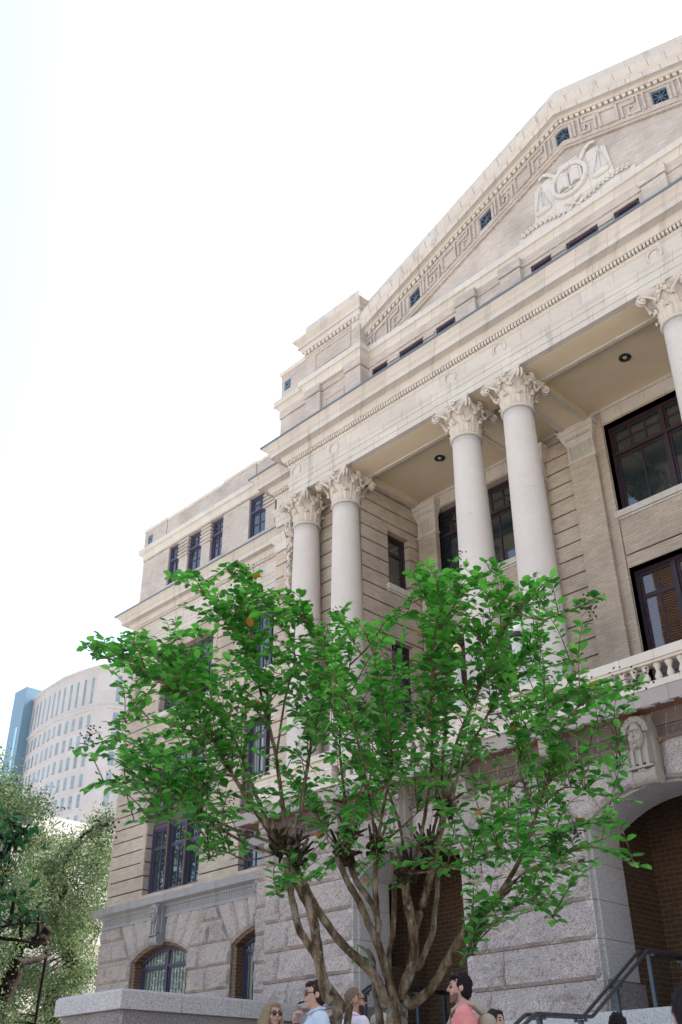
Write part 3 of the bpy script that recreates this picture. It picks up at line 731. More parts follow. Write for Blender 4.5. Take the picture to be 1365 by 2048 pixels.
# --- entablature
EP = [(-.25, 14.57), (0, 14.57), (0, 14.72), (.02, 14.725), (.02, 14.90), (.04, 14.905), (.04, 15.0), (.07, 15.03), (.09, 15.06), (.09, 15.09), (0, 15.11), (0, 15.47), (.03, 15.49), (.055, 15.53), (.055, 15.545),
      (.015, 15.55), (.015, 15.645), (.125, 15.655), (.15, 15.70), (.18, 15.76), (.19, 15.825), (.375, 15.825), (.378, 15.81), (.395, 15.81), (.395, 15.95), (.41, 15.955), (.415, 15.975), (.44, 15.99), (.475, 16.04), (.54, 16.10), (.57, 16.13), (.57, 16.155), (-.1, 16.30)]
epath = [(-17.95, YL), (-17.95, YB), (-16.55, YB), (-16.55, YE), (mx(-16.55), YE), (mx(-16.55), YB), (mx(-17.95), YB), (mx(-17.95), YL)]
wpath = [(-28.1, 24), (-28.1, YWING), (-17.95, YWING)]
en = MB(); en.molding(epath, EP); en.molding(wpath, EP); part(en, 'entablature', 'lime')
fl = MB(); FP = [(.572, 16.12), (.59, 16.125), (.59, 16.175), (.45, 16.20), (.45, 16.18)]
fl.molding(epath, FP); fl.molding(wpath, FP); part(fl, 'cornice_flashing', 'flash')
def dentils(name, paths, z0, z1, o0, o1, wd, sp, mat):
    mb = MB()
    for (xa, ya), (xb, yb) in paths:
        L = math.hypot(xb-xa, yb-ya); dx, dy = (xb-xa)/L, (yb-ya)/L; n = int(L/sp)
        f = lambda u, d, z: (xa+dx*u+dy*d, ya+dy*u-dx*d, z)
        for i in range(n): mb.box((i+.5)*L/n-wd/2, (i+.5)*L/n+wd/2, o0, o1, z0, z1, f)
    return part(mb, name, mat)
segs = lambda p: [(a[:2], b[:2]) for a, b in zip(p[:-1], p[1:])]
dentils('dentil_band', segs([(-17.98, YB), (-16.55, YB)])+[((-16.58, YE), (mx(-16.58), YE))], 15.548, 15.643, .01, .118, .05, .084, 'lime_clean')
dentils('dentil_band', [((-28.1, YWING), (-18, YWING))], 15.548, 15.643, .01, .118, .05, .084, 'lime_clean')
ds = MB()
for x in COLX:
    n = 28
    for r0, r1, d in ((.0, .135, .012), (.135, .175, .03)):
        vs = []
        for rr, dd in ((r1, 0), (r1, d), (r0, d), ) if r0 else ((r1, 0), (r1, d)):
            vs += [(x+rr*math.cos(2*math.pi*k/n), YE-dd, 15.285+rr*math.sin(2*math.pi*k/n)) for k in range(n)]
        q = len(vs)//n
        ds.add(vs, [(i*n+k, i*n+(k+1) % n, (i+1)*n+(k+1) % n, (i+1)*n+k) for i in range(q-1) for k in range(n)]+([] if r0 else [tuple(n+k for k in range(n))]))
part(ds, 'frieze_disc', 'lime_clean')
# soffit of the colonnade, cross beams and loggia ceiling
be = MB()
be.box(-16.55, mx(-16.55), YE+.1, YE+.84, 14.572, 15.1)
be.box(-16.55, mx(-16.55), YE+.16, YE+.78, 14.566, 14.571)
for x in COLX: be.box(x-.32, x+.32, YE+.845, YL-.002, 14.573, 14.83); be.box(x-.27, x+.27, YE+.9, YL-.05, 14.567, 14.572)
part(be, 'beam', 'ceil')
bt = MB()                                            # pale stone edges of the beams
def edge_bar(x0, x1, y0, y1): bt.box(x0, x1, y0, y1, 14.535, 14.5715)
e0 = [x for c in COLX for x in (c-.32, c+.32)]
edge_bar(-16.5, mx(-16.5), YE+.76, YE+.85)
for x in e0: edge_bar(x-.05, x+.05, YE+.852, YL-.06)
part(bt, 'beam_edge', 'lime')
ce = MB(); ce.box(-14.69, mx(-14.69), YE+.84, YL, 14.80, 14.9); part(ce, 'loggia_ceiling', 'ceil')
cr = MB(); xs = [-14.7]+e0[4:-4]+[mx(-14.7)]
for i in range(0, len(xs)-1, 2):
    a, b = xs[i]+.002, xs[i+1]-.002
    cr.box(a, b, YL-.06, YL-.004, 14.72, 14.798); cr.box(a, b, YE+.852, YE+.9, 14.72, 14.798)
    if b-a < 1:
        n = int((b-a)/.09)
        for k in range(n): cr.box(a+.02+k*.09, a+.075+k*.09, YL-.10, YL-.061, 14.70, 14.77)
part(cr, 'ceiling_moulding', 'lime_clean')
for c in BAYS: fb = MB(); fb.box(c-1.33, c+1.33, YL-.02, YL+.05, 14.39, 14.798); part(fb, 'window_frieze', 'lime')
for c in BAYS:
    k = MB(); k.lathe([(.13, 14.799), (.135, 14.775), (.11, 14.765), (.085, 14.768), (.07, 14.80)], c+.1, 16.15, 24); o = part(k, 'ceiling_light', 'lamp_black')
    q = MB(); q.ball((c+.1, 16.15, 14.79), .05, 10, 6, (1, 1, .5)); q.build('bulb', 'lamp_post', o)
lf = MB(); lf.box(-16.9, mx(-16.9), YR+.12, YL+.3, 6.30, 6.41); part(lf, 'loggia_floor', 'belt')
# pilasters on the loggia back wall
def pilaster(x, y, wd, zt, zb=6.42):
    mb = MB(); mb.box(x-wd/2, x+wd/2, y-.12, y+.02, zb, zt-.93); o = part(mb, 'pilaster', 'brick')
    c = MB(); h = wd/2
    c.molding([(x-h, y+.02), (x-h, y-.12), (x+h, y-.12), (x+h, y+.02)], [(0, zt-.93), (.03, zt-.92), (.03, zt-.88), (0, zt-.86), (0, zt-.42), (.02, zt-.40), (.02, zt-.36), (.05, zt-.30), (.09, zt-.22), (.10, zt-.14), (.13, zt-.13), (.13, zt-.05), (.15, zt-.02), (.15, zt), (-.1, zt)])
    n = 10
    for k in range(n):
        u = x-h+.04+(wd-.08)*(k+.5)/n; c.tube([(u, y-.135, zt-.83), (u, y-.135, zt-.46)], .016, 6)
    for k in range(n):
        u = x-h+.0+(wd)*(k+.5)/n; c.ball((u, y-.20, zt-.27), .030, 8, 6, (1, 1, 1.5))
    c.build('pilaster_capital', 'lime_clean', o)
for x in COLX[2:6]: pilaster(x, YL, .70, 14.565)
for x in (-14.35, mx(-14.35)): pilaster(x, YL, .6, 14.565)
# carved corner brackets with hanging garlands
def garland(x, y, zt, L, wd=.34):
    mb = MB()
    mb.box(x-wd/2, x+wd/2, y-.05, y+.05, zt-.62, zt); mb.tube([(x-wd*.52, y-.16, zt-.17), (x+wd*.52, y-.16, zt-.17)], .14, 12)
    for i in range(90):
        t = (i/90); z = zt-.1-t*L; q = (.20 if t < .22 else .13)*(1-.45*t)
        mb.ball((x+(rnd.random()-.5)*2*q, y-.07-.1*rnd.random()*(1.6 if t < .25 else .8), z), .035+.04*rnd.random(), 6, 5, (1, .8, 1.1), .5)
    part(mb, 'garland', 'carved')
garland(-17.22, YB-.03, 15.1, 2.85); garland(mx(-17.22), YB-.03, 15.1, 2.85); garland(-27.6, YWING-.03, 15.3, 2.9, .55); garland(-20.1+1.2, YWING-.03, 15.3, 2.9, .5)
cp = MB(); cp.molding([(-17.92, YB+.3), (-17.92, YB), (-17.45, YB)], [(0, 13.75), (.03, 13.78), (.03, 14.0), (.06, 14.03), (.12, 14.12), (.13, 14.2), (0, 14.25)]); part(cp, 'corner_capital', 'lime_clean')

# --- attic storey
at_ = MB(); atb = MB()
AW = [(o0+s*(c-XC), o1+s*(c-XC)) for c in BAYS for s in (1,) for o0, o1 in ((-9.08, -8.46), (-8.07, -7.19), (-6.78, -6.13))]
ops = [(a, b, 16.55, 18.14) for a, b in AW]
wall(at_, FW(YP+.0), -14.5, mx(-14.5), 16.1, 18.5, ops, .3)
part_att = []
for c in (XC-2.655, XC+2.655):
    for a, b in ((c-1.01, c-.41), (c+.39, c+.99)):
        at_.box(a, b, YP-.13, YP+.12, 16.1, 18.2); at_.box(a-.03, b+.03, YP-.155, YP+.12, 18.23, 18.5)
    at_.box(c-.34, c-.26, YP-.04, YP+.12, 16.2, 17.9); at_.box(c+.26, c+.34, YP-.04, YP+.12, 16.2, 17.9); at_.box(c-.34, c+.34, YP-.042, YP+.12, 17.9, 17.98)
at_.box(-14.49, mx(-14.49), YP-.03, YP+.13, 18.24, 18.5)
for c in BAYS:                                       # striped piers between the attic windows
    for x in (c-.63, c+.65):
        for k in range(5): at_.box(x-.19, x+.19, YP-.06, YP+.02, 17.35+.15*k, 17.44+.15*k)
# block attic and corner pavilions
for s in (1, -1):
    X = (lambda x: x) if s == 1 else mx
    def bx(a, b, c, d, e, f): at_.box(min(X(a), X(b)), max(X(a), X(b)), c, d, e, f)
    bx(-17.9, -16.69, YB, 16.5, 16.1, 18.2); bx(-17.93, -16.69, YB-.03, 16.5, 18.23, 18.5); bx(-17.9, -14.62, YB, 16.5, 18.85, 19.84)
    bx(-17.85, -16.5, YB+.03, 16.4, 18.19, 18.24)
    bx(-16.62, -14.53, YB-.02, 16.5, 16.1, 18.5)
    bx(-16.70, -16.1, YB-.12, 15.5, 16.1, 18.2); bx(-15.1, -14.5, YB-.12, 15.5, 16.1, 18.2)
    bx(-16.73, -16.08, YB-.15, 15.5, 18.23, 18.5); bx(-15.12, -14.47, YB-.15, 15.5, 18.23, 18.5); bx(-16.1, -15.12, YB-.06, 15.5, 18.23, 18.5)
    bx(-15.98, -15.92, YB-.04, 15.5, 16.2, 17.85); bx(-15.28, -15.22, YB-.04, 15.5, 16.2, 17.85); bx(-15.98, -15.22, YB-.042, 15.5, 17.86, 17.94)
    bx(-16.68, -14.5, YB-.10, 17.5, 18.86, 19.85)
    bx(-16.33, -16.28, YB-.125, 15.2, 19.12, 19.62); bx(-14.90, -14.85, YB-.125, 15.2, 19.12, 19.62); bx(-16.33, -14.85, YB-.127, 15.2, 19.625, 19.67); bx(-16.33, -14.85, YB-.127, 15.2, 19.07, 19.115)
part(at_, 'attic_wall', 'brick_skylit')
for a, b in AW: window(FW(YP+.0), a, b, 16.55, 18.14, 1, [(16.55, 17.4, 2, 1), (17.4, 18.06, 2, 2)], d=.03)
# wing attic
wa = MB(); wops = [(-26.48, -25.82, 16.80, 18.33), (-25.33, -24.54, 16.80, 18.33), (-24.05, -23.38, 16.80, 18.33), (-22.0, -21.15, 16.80, 18.33), (-20.7, -19.9, 16.86, 18.32)]
wall(wa, FWg, -28.1, -17.6, 16.1, 18.34, wops, .34); wa.box(-28.12, -17.6, YWING-.02, YWING+.4, 18.37, 18.6)
wa.box(-28.05, -17.6, YWING+.03, YWING+.4, 18.335, 18.375)
wa.box(-28.1, -17.6, YWING, YWING+.5, 18.8, 19.58); wa.box(-28.13, -26.75, YWING-.03, YWING+.5, 18.87, 19.60); wa.box(-23.4, -21.7, YWING-.03, YWING+.5, 18.87, 19.60)
for x in (-25.575, -24.29, -20.95):
    for k in range(5): wa.box(x-.29, x+.29, YWING-.045, YWING+.1, 17.62+.145*k, 17.70+.145*k)
part(wa, 'wing_attic_wall', 'brick_skylit')
for a, b, c, d in wops: window(FWg, a, b, c, d, 1, [(c, 17.72, 2, 2), (17.8, d, 2, 2)], 'frame_blue', d=.07, fr=.06)
BC = [(-.05, 18.44), (.02, 18.45), (.035, 18.52), (.06, 18.58), (.10, 18.63), (.125, 18.65), (.16, 18.66), (.16, 18.85), (.13, 18.885), (-.05, 18.93)]
bpath = [(-17.9, 17.5), (-17.9, YB), (-16.7, YB), (-16.7, YB-.12), (-14.5, YB-.12), (-14.5, YP), (mx(-14.5), YP), (mx(-14.5), YB-.12), (mx(-16.7), YB-.12), (mx(-16.7), YB), (mx(-17.9), YB), (mx(-17.9), 17.5)]
bb = MB(); bb.molding(bpath, BC); bb.molding([(-28.1, 24), (-28.1, YWING), (-17.85, YWING)], BC); part(bb, 'attic_cornice', 'lime_clean')
cg = MB(); CPf = [(-.3, 19.82), (.03, 19.83), (.05, 19.86), (.05, 19.97), (.02, 20.0), (-.45, 20.01)]
for s in (1, -1):
    p = [(-17.9, 17.5), (-17.9, YB), (-16.69, YB)]
    if s < 0: p = [(mx(a), b) for a, b in reversed(p)]
    cg.molding(p, CPf)
WCP = [(-.4, -.12), (.05, -.115), (.06, -.09), (.06, 0), (-.4, .01)]
cg.molding([(-28.1, 24, 19.72), (-28.1, YWING, 19.72), (-26.72, YWING, 19.72)], WCP); cg.molding([(-26.72, YWING+.03, 19.69), (-23.43, YWING+.03, 19.69)], WCP); cg.molding([(-23.43, YWING, 19.72), (-21.67, YWING, 19.72)], WCP); cg.molding([(-21.67, YWING+.03, 19.69), (-17.8, YWING+.03, 19.69)], WCP)
part(cg, 'coping', 'lime_clean')
for x, y, z in ((-17.62, YB-.004, 19.38), (-27.75, YWING-.035, 19.2)):
    k = MB(); k.box(x-.12, x+.12, y-.02, y, z-.16, z+.16); o = part(k, 'vent_plate', 'grille'); q = MB(); q.tube([(x, y-.03, z), (x, y-.015, z)], .035, 10); q.build('vent_hole', 'void', o)
# pavilion cornices
TP = [(-.05, 19.76), (.03, 19.78), (.05, 19.80), (.01, 19.81), (.01, 19.93), (.105, 19.94), (.125, 19.99), (.15, 20.05), (.17, 20.09), (.185, 20.07), (.19, 20.07), (.19, 20.20), (.205, 20.21), (.21, 20.23), (.25, 20.26), (.30, 20.31), (.32, 20.34), (.32, 20.365), (.28, 20.38), (.03, 20.43), (.03, 20.94), (.01, 20.98), (-.45, 20.99)]
tc = MB()
for s in (1, -1):
    p = [(-16.68, 17.5), (-16.68, YB-.10), (-14.5, YB-.10), (-14.5, YP+.4)]
    if s < 0: p = [(mx(a), b) for a, b in reversed(p)]
    tc.molding(p, TP)
SL = .391
rp = [(-.05, 21.96), (.03, 21.98), (.05, 22.0), (.01, 22.01), (.01, 22.12), (.11, 22.13), (.13, 22.17), (.16, 22.19), (.25, 22.20), (.265, 22.185), (.275, 22.185), (.275, 22.36), (.29, 22.37), (.295, 22.39), (.33, 22.43), (.365, 22.56), (.375, 22.62), (.37, 22.66), (.30, 22.70), (.03, 22.80), (.03, 23.34), (.0, 23.4), (-.5, 23.41)]
zz = lambda x: -SL*abs(x-XC)
tc.molding([(-14.78, YP, zz(-14.78)), (XC, YP, 0), (mx(-14.78), YP, zz(-14.78))], rp)
part(tc, 'raking_cornice', 'lime')
FR = lambda Y: (lambda u, d, t: (u, Y+d, t+zz(u)))
dm = MB(); n = 88
for s in (-1, 1):
    for i in range(n):
        u = XC+s*(.06+i*.155)
        if abs(u-XC) < 6.85: dm.box(u-.045, u+.045, -.1, -.03, 22.015, 22.115, FR(YP))
for s in (1, -1):
    for i in range(15):
        u = -16.65+i*.152; u = u if s == 1 else mx(u); dm.box(u-.045, u+.045, YB-.20, YB-.13, 19.815, 19.925)
    for i in range(3):
        y = YB-.02+i*.15; x = -14.5 if s == 1 else mx(-14.5); dm.box(min(x+s*.03, x+s*.1), max(x+s*.03, x+s*.1), y-.045, y+.045, 19.815, 19.925)
part(dm, 'rake_dentils', 'lime_clean')
# vertical joints of the raking cornice
jt = MB()
for s in (-1, 1):
    for i in range(16):
        u = XC+s*(.22+i*.43)
        if abs(u-XC) < 6.8:
            for (o0, t0), (o1, t1) in (((.279, 22.19), (.279, 22.36)), ): jt.quad(*[FR(YP)(u+q-.0, -o, t) for q, o, t in ((0, o0, t0), (.013, o0, t0), (.013, o1, t1), (0, o1, t1))])
            u += .2
            jt.add([FR(YP)(u+q, -o, t) for o, t in ((.296, 22.395), (.334, 22.43), (.369, 22.56), (.379, 22.62)) for q in (0, .013)], [(0, 1, 3, 2), (2, 3, 5, 4), (4, 5, 7, 6)])
part(jt, 'cornice_joints', 'stone_joint')
# tympanum, fret band, vents
ty = MB(); Yt = YP+.05
ty.quad((-14.5, Yt, 18.8), (XC, Yt, 18.8), (XC, Yt, 22.05), (-14.5, Yt, 22.05+zz(-14.5))); ty.quad((XC, Yt, 18.8), (mx(-14.5), Yt, 18.8), (mx(-14.5), Yt, 22.05+zz(-14.5)), (XC, Yt, 22.05))
VX = [XC+2.535*k for k in (-2, -1, 0, 1, 2)]; Yb = YP-.025
for s in (-1, 1):
    a, b = (-14.5, XC) if s < 0 else (XC, mx(-14.5))
    vo = [(max(v-.19, a), min(v+.19, b), 21.40, 21.86) for v in VX if v-.19 < b and v+.19 > a]
    for u0, u1, t0, t1 in cells(a, b, 21.12, 22.0, vo): ty.quad(*[FR(Yb)(u, 0, t) for u, t in ((u0, t0), (u1, t0), (u1, t1), (u0, t1))])
    ty.quad(*[FR(Yb)(u, d, 21.12) for u, d in ((a, 0), (b, 0), (b, .08), (a, .08))])
    ty.box(a, b, -.028, .002, 21.20, 21.235, FR(Yb)); ty.box(a, b, -.028, -.001, 21.92, 21.96, FR(Yb))
for v in VX:
    for u in (v-.19, v+.19): ty.quad(*[FR(Yb)(u, d, t) for d, t in ((0, 21.40), (.07, 21.40), (.07, 21.86), (0, 21.86))])
    us = [v-.19, v, v+.19]
    for i in (0, 1):
        for t in (21.40, 21.86): ty.quad(*[FR(Yb)(u, d, t) for u, d in ((us[i], 0), (us[i+1], 0), (us[i+1], .07), (us[i], .07))])
    for s in (-1, 1): ty.box(v+s*.25-.03, v+s*.25+.03, -.02, .0, 21.38, 21.88, FR(Yb))
part(ty, 'tympanum', 'brick_skylit')
def strip(mb, pts, wd, fn, k=0):
    for i in range(len(pts)-1):
        (a, b), (c, d) = pts[i], pts[i+1]; h = wd/2
        if abs(a-c) < 1e-6: mb.box(a-h, a+h, -.052, .0, min(b, d)-h, max(b, d)+h, fn)
        else: mb.box(min(a, c)+h+.001, max(a, c)-h-.001, -.049, .0, b-h, b+h, fn)
for k in range(-3, 3):
    fm = MB()
    v0 = XC+2.535*k+.30; v1 = v0+2.535-.60
    def pt(s): return v0+s*(v1-v0)/1.94
    fls = [[(.06, .5), (.06, .0)], [(.20, .5), (.20, 0), (.46, 0), (.46, .24), (.33, .24), (.33, .12)], [(.30, .38), (.30, .5)], [(.30, .38), (.62, .38), (.62, 0)],
           [(.74, 0), (.74, .5), (1.20, .5), (1.20, 0), (.74, 0)],
           [(1.32, 0), (1.32, .38), (1.64, .38), (1.64, .5)], [(1.48, 0), (1.48, .24), (1.61, .24)], [(1.48, 0), (1.74, 0), (1.74, .5)], [(1.88, .5), (1.88, 0)]]
    for q in fls:
        pts = [(pt(s), 21.37+t) for s, t in q]
        if min(abs(p[0]-XC) for p in pts) > 6.7: continue
        strip(fm, pts, .05, FR(Yb))
    part(fm, 'fret_band', 'brick_skylit')
for v in VX:
    gm = MB(); c = 21.63; us = [v-.189, v, v+.189]
    for i in (0, 1): gm.quad(*[FR(Yb)(u, .068, t) for u, t in ((us[i], 21.41), (us[i+1], 21.41), (us[i+1], 21.85), (us[i], 21.85))])
    o = part(gm, 'vent', 'void'); q = MB()
    for i in range(8):
        a = i*math.pi/4; q.tube([FR(Yb)(v, .05, c), FR(Yb)(v+.18*math.cos(a)*(1 if i % 2 else 1), .05, c+.215*math.sin(a))], .014, 5)
    q.tube([FR(Yb)(v+.03*math.cos(k), .045, c+.03*math.sin(k)) for k in [i*.785 for i in range(9)]], .015, 5)
    fr_ = [(-.18, 21.42), (.18, 21.42), (.18, 21.84), (-.18, 21.84), (-.18, 21.42)]
    for (a, t0), (b, t1) in zip(fr_[:-1], fr_[1:]): q.tube([FR(Yb)(v+a+(b-a)*k/4, .05, t0+(t1-t0)*k/4) for k in range(5)], .02, 5)
    q.build('grille', 'grille', o)
# emblem: ring, open book, scales and laurel
em = MB(); ex = XC-.02; ez = 19.98; Ye = Yt
def slab(mb, pts, d0, d1):
    n = len(pts); mb.add([(x, Ye-d0, z) for x, z in pts]+[(x, Ye-d1, z) for x, z in pts], [tuple(range(n)), tuple(range(n, 2*n))[::-1]]+[(i, (i+1) % n, n+(i+1) % n, n+i) for i in range(n)])
slab(em, [(ex-1.13, 19.22), (ex-1.02, 20.36), (ex-.66, 20.54), (ex-.3, 20.50), (ex-.28, 20.66), (ex+.28, 20.66), (ex+.3, 20.50), (ex+.66, 20.54), (ex+1.02, 20.36), (ex+1.13, 19.22)], 0, .05)
slab(em, [(ex-1.62, 18.93), (ex-1.62, 19.16), (ex-1.1, 19.40), (ex+1.1, 19.40), (ex+1.62, 19.16), (ex+1.62, 18.93)], 0, .053)
part(em, 'emblem', 'white_stone')
eo = bpy.data.objects['emblem']
rn = MB(); n = 48; vs = []
for q, d in ((.40, .05), (.41, .13), (.43, .15), (.50, .15), (.52, .13), (.53, .05)): vs += [(ex+q*math.cos(2*math.pi*k/n), Ye-d, ez+q*math.sin(2*math.pi*k/n)) for k in range(n)]
rn.add(vs, [(i*n+k, i*n+(k+1) % n, (i+1)*n+(k+1) % n, (i+1)*n+k) for i in range(5) for k in range(n)]); rn.build('ring', 'white_stone', eo)
bk_ = MB()
for s in (-1, 1):
    m = 8; top = []; 
    for k in range(m+1):
        t = k/m; x = ex+s*(.02+.33*t); d = .10+.07*math.sin(math.pi*min(1, t*1.15))**.8; top.append((x, d, .035*math.sin(math.pi*t)))
    vs = [(x, Ye-d, ez-.24+w_) for x, d, w_ in top]+[(x, Ye-d, ez+.24+w_) for x, d, w_ in top]+[(x, Ye-.05, ez-.24+w_) for x, d, w_ in top]+[(x, Ye-.05, ez+.24+w_) for x, d, w_ in top]
    k = m+1
    bk_.add(vs, [(i, i+1, k+i+1, k+i) for i in range(m)]+[(i, i+1, 2*k+i+1, 2*k+i) for i in range(m)]+[(k+i, k+i+1, 3*k+i+1, 3*k+i) for i in range(m)]+[(0, k, 3*k, 2*k), (m, k+m, 3*k+m, 2*k+m)])
bk_.box(ex-.38, ex+.38, Ye-.085, Ye-.05, ez-.29, ez-.245); bk_.box(ex-.03, ex+.03, Ye-.12, Ye-.05, ez-.33, ez-.24)
bk_.build('open_book', 'white_stone', eo)
sc_ = MB()
for s in (-1, 1):
    hn = [(ex+s*(.34+.48*t), Ye-.09, ez+.36+.42*math.sin(t*2.0)-.1*t) for t in [k/10 for k in range(11)]]
    sc_.tube(hn, [.06-.025*k/10 for k in range(11)], 8)
    tp = Vector((ex+s*.84, Ye-.08, ez+.40)); sc_.ball(tp, .05, 8, 6)
    for q in (-.22, .22, 0):
        b_ = Vector((ex+s*.82+q, Ye-.075, ez-.37)); sc_.tube([tp+(b_-tp)*k/12+Vector((0, .004*(k % 2), 0)) for k in range(13)], [.011+.004*(k % 2) for k in range(13)], 5)
    sc_.ball((ex+s*.82, Ye-.06, ez-.40), .25, 16, 8, (1, .35, .42))
sc_.build('scales', 'white_stone', eo, smooth=True)
lv = MB()
for s in (-1, 1):
    lv.tube([(ex+s*(.05+1.5*t), Ye-.08, 19.02+.22*math.sin(t*2.4)) for t in [k/8 for k in range(9)]], .018, 6)
    for i in range(22):
        t = i/22; x = ex+s*(.12+1.38*t); z = 19.02+.22*math.sin(t*2.4); up = 1 if i % 2 else -1
        a = Vector((x, Ye-.075, z)); b_ = a+Vector((s*.10, -.025, up*.085)); c_ = (a+b_)/2+Vector((0, -.03, 0)); nrm = Vector((-up*.03, 0, s*.035))
        lv.add([a, c_+nrm, b_, c_-nrm, (a+b_)/2+Vector((0, .03, 0))], [(0, 1, 2, 3), (0, 1, 4), (1, 2, 4), (2, 3, 4), (3, 0, 4)])
lv.tube([(ex-.2, Ye-.09, 19.3), (ex, Ye-.11, 19.14), (ex+.2, Ye-.09, 19.3)], .035, 6); lv.tube([(ex-.17, Ye-.09, 19.0), (ex, Ye-.11, 19.14), (ex+.17, Ye-.09, 19.0)], .03, 6)
lv.build('laurel', 'white_stone', eo)
# body of the building behind the fronts: side and rear walls, roofs
bd_ = MB()
bd_.box(-28.1, mx(-28.1), YWING+.6, 42, 0, 19.4); bd_.box(-17.5, mx(-17.5), YL+.75, 30, 0, 19.8); bd_.box(mx(-17.4), mx(-28.1), YWING, YWING+.59, 0, 19.4)
bd_.box(-17.8, mx(-17.8), YB+.33, YL+.74, 14.95, 19.3)
part(bd_, 'body_wall', 'brick')
rf = MB()
rf.add([(-14.6, YP+.3, 20.3), (XC, YP+.3, 23.3), (mx(-14.6), YP+.3, 20.3), (-14.6, 34, 20.3), (XC, 34, 23.3), (mx(-14.6), 34, 20.3)], [(0, 1, 4, 3), (1, 2, 5, 4), (0, 1, 2), (3, 4, 5), (0, 2, 5, 3)])
part(rf, 'roof', 'roofing')
# --- lamps on the pedestals
for x, gm_, dk, lb in ((-9.69, 'globe_w', 1, 'white globe lamp on a fluted pale post before the stone column nearest the right arch'), (-11.16, 'globe_c', 1, 'cream globe lamp on a pale post, the left one of the two balcony lamps')):
    t = thing('globe_lamp', lb, 'lamp', (x, YG-.3, 7.15), 'globe lamps on the balcony pedestals')
    y = YG-.3
    p = MB(); n = 24; pf = [(.19, 7.15), (.19, 7.2), (.15, 7.24), (.15, 7.3), (.125, 7.34), (.12, 7.4), (.10, 8.05), (.10, 8.08), (.125, 8.1), (.125, 8.16)]
    vs = [(x+(r_-(.010 if k % 2 and 7.38 < z < 8.06 else 0))*math.cos(2*math.pi*k/n), y+(r_-(.010 if k % 2 and 7.38 < z < 8.06 else 0))*math.sin(2*math.pi*k/n), z) for r_, z in pf for k in range(n)]
    p.add(vs, [(i*n+k, i*n+(k+1) % n, (i+1)*n+(k+1) % n, (i+1)*n+k) for i in range(len(pf)-1) for k in range(n)]); part(p, 'post', 'lamp_post', t)
    c = MB(); c.lathe([(.13, 8.16), (.17, 8.18), (.17, 8.2), (.14, 8.27), (.10, 8.29)], x, y, 20); part(c, 'collar', 'lamp_black', t)
    gb = MB(); gb.ball((x, y, 8.41), .145, 20, 14); part(gb, 'globe', gm_, t, smooth=True)

# ------------------------------------------------------------------ steps, cheek wall, railings
st = MB(); sx0, sx1 = -15.75, mx(-15.75)
for i in range(6):
    st.box(sx0, sx1, 13.998-.276*(i+1), 14.0-.276*i if i else 14.0, -.2+.002*i, 1.98-.16*(i+1)); 
st.box(sx0, sx1, 11.15, 13.998-.276*6, -.21, 1.02)
for i in range(6): st.box(sx0, sx1, 11.15-.28*(i+1), 11.15-.28*i-.001, -.2, 1.02-.17*(i+1) if i < 5 else .06)
tag(st.build('entrance_steps', 'step'), 'wide grey granite steps rising to the arched entrance behind the crowd', 'steps')
def cheek(x0, x1, lab):
    t = thing('terrace_wall', lab, 'wall', ((x0+x1)/2, 12, 0))
    a = MB(); a.box(x0+.10, x1-.10, 10.42, 14.36, 0, 2.295); part(a, 'wall_base', 'pier_base', t)
    c = MB(); ys = [10.3, 11.55, 12.9, 14.34]
    for i in range(3):
        y0, y1 = ys[i]+(.004 if i else 0), ys[i+1]-.004
        vs = [(x, y, z) for z, e in ((2.30, 0), (2.57, 0), (2.61, .05)) for x, y in ((x0+e, y0+(e if i == 0 else 0)), (x1-e, y0+(e if i == 0 else 0)), (x1-e, y1), (x0+e, y1))]
        c.add(vs, [(k*4+j, k*4+(j+1) % 4, (k+1)*4+(j+1) % 4, (k+1)*4+j) for k in range(2) for j in range(4)]+[(3, 2, 1, 0), (8, 9, 10, 11)])
    part(c, 'coping', 'granite_smooth', t)
cheek(-17.9, -15.78, 'low granite wall with a thick smooth coping behind the blonde woman')
def railing(X, lab, posts):
    t = thing('handrail', lab, 'railing', (X, 12.5, 0), 'metal handrails on the entrance steps')
    path = [(9.35, .78), (11.18, 1.75), (12.41, 1.78), (14.07, 2.73), (16.1, 2.735)]
    for s in (-1, 1):
        m_ = MB(); pts = []
        for i in range(len(path)):
            y, z = path[i]
            if 0 < i < len(path)-1:
                for k in (-1, 0, 1):
                    q = path[i+k] if k else None
                    if k: L = math.hypot(q[0]-y, q[1]-z); pts.append((X+s*.075, y+(q[0]-y)/L*.05, z+(q[1]-z)/L*.05))
                    else: pts.append((X+s*.075, y+0, z-.004*(1 if i in (1, 3) else -1)))
            else: pts.append((X+s*.075, y, z))
        m_.tube(pts, .024, 10); part(m_, 'rail', 'rail_top', t, smooth=True)
    for y, z0 in posts:
        i = max(k for k in range(len(path)-1) if path[k][0] <= y); a, b = path[i], path[i+1]
        z1 = a[1]+(b[1]-a[1])*(y-a[0])/(b[0]-a[0])
        m_ = MB(); m_.box(X-.028, X+.028, y-.028, y+.028, z0, z1-.035); m_.box(X-.10, X+.10, y-.012, y+.012, z1-.06, z1-.036); m_.box(X-.05, X+.05, y-.05, y+.05, z0-.005, z0+.012)
        for s in (-1, 1): m_.box(X+s*.075-.012, X+s*.075+.012, y-.02, y+.02, z1-.037, z1-.015)
        part(m_, 'post', 'rail', t)
railing(-8.1, 'dark metal double handrail on the steps before the right arch', [(9.5, .06), (11.35, 1.02), (12.25, 1.02), (13.2, 1.5), (14.2, 1.98), (15.2, 1.98), (16.0, 1.98)])
railing(-13.55, 'dark metal double handrail on the steps before the left arch, behind the tree', [(9.5, .06), (11.35, 1.02), (12.25, 1.02), (13.86, 1.82), (15.25, 1.98), (16.0, 1.98)])
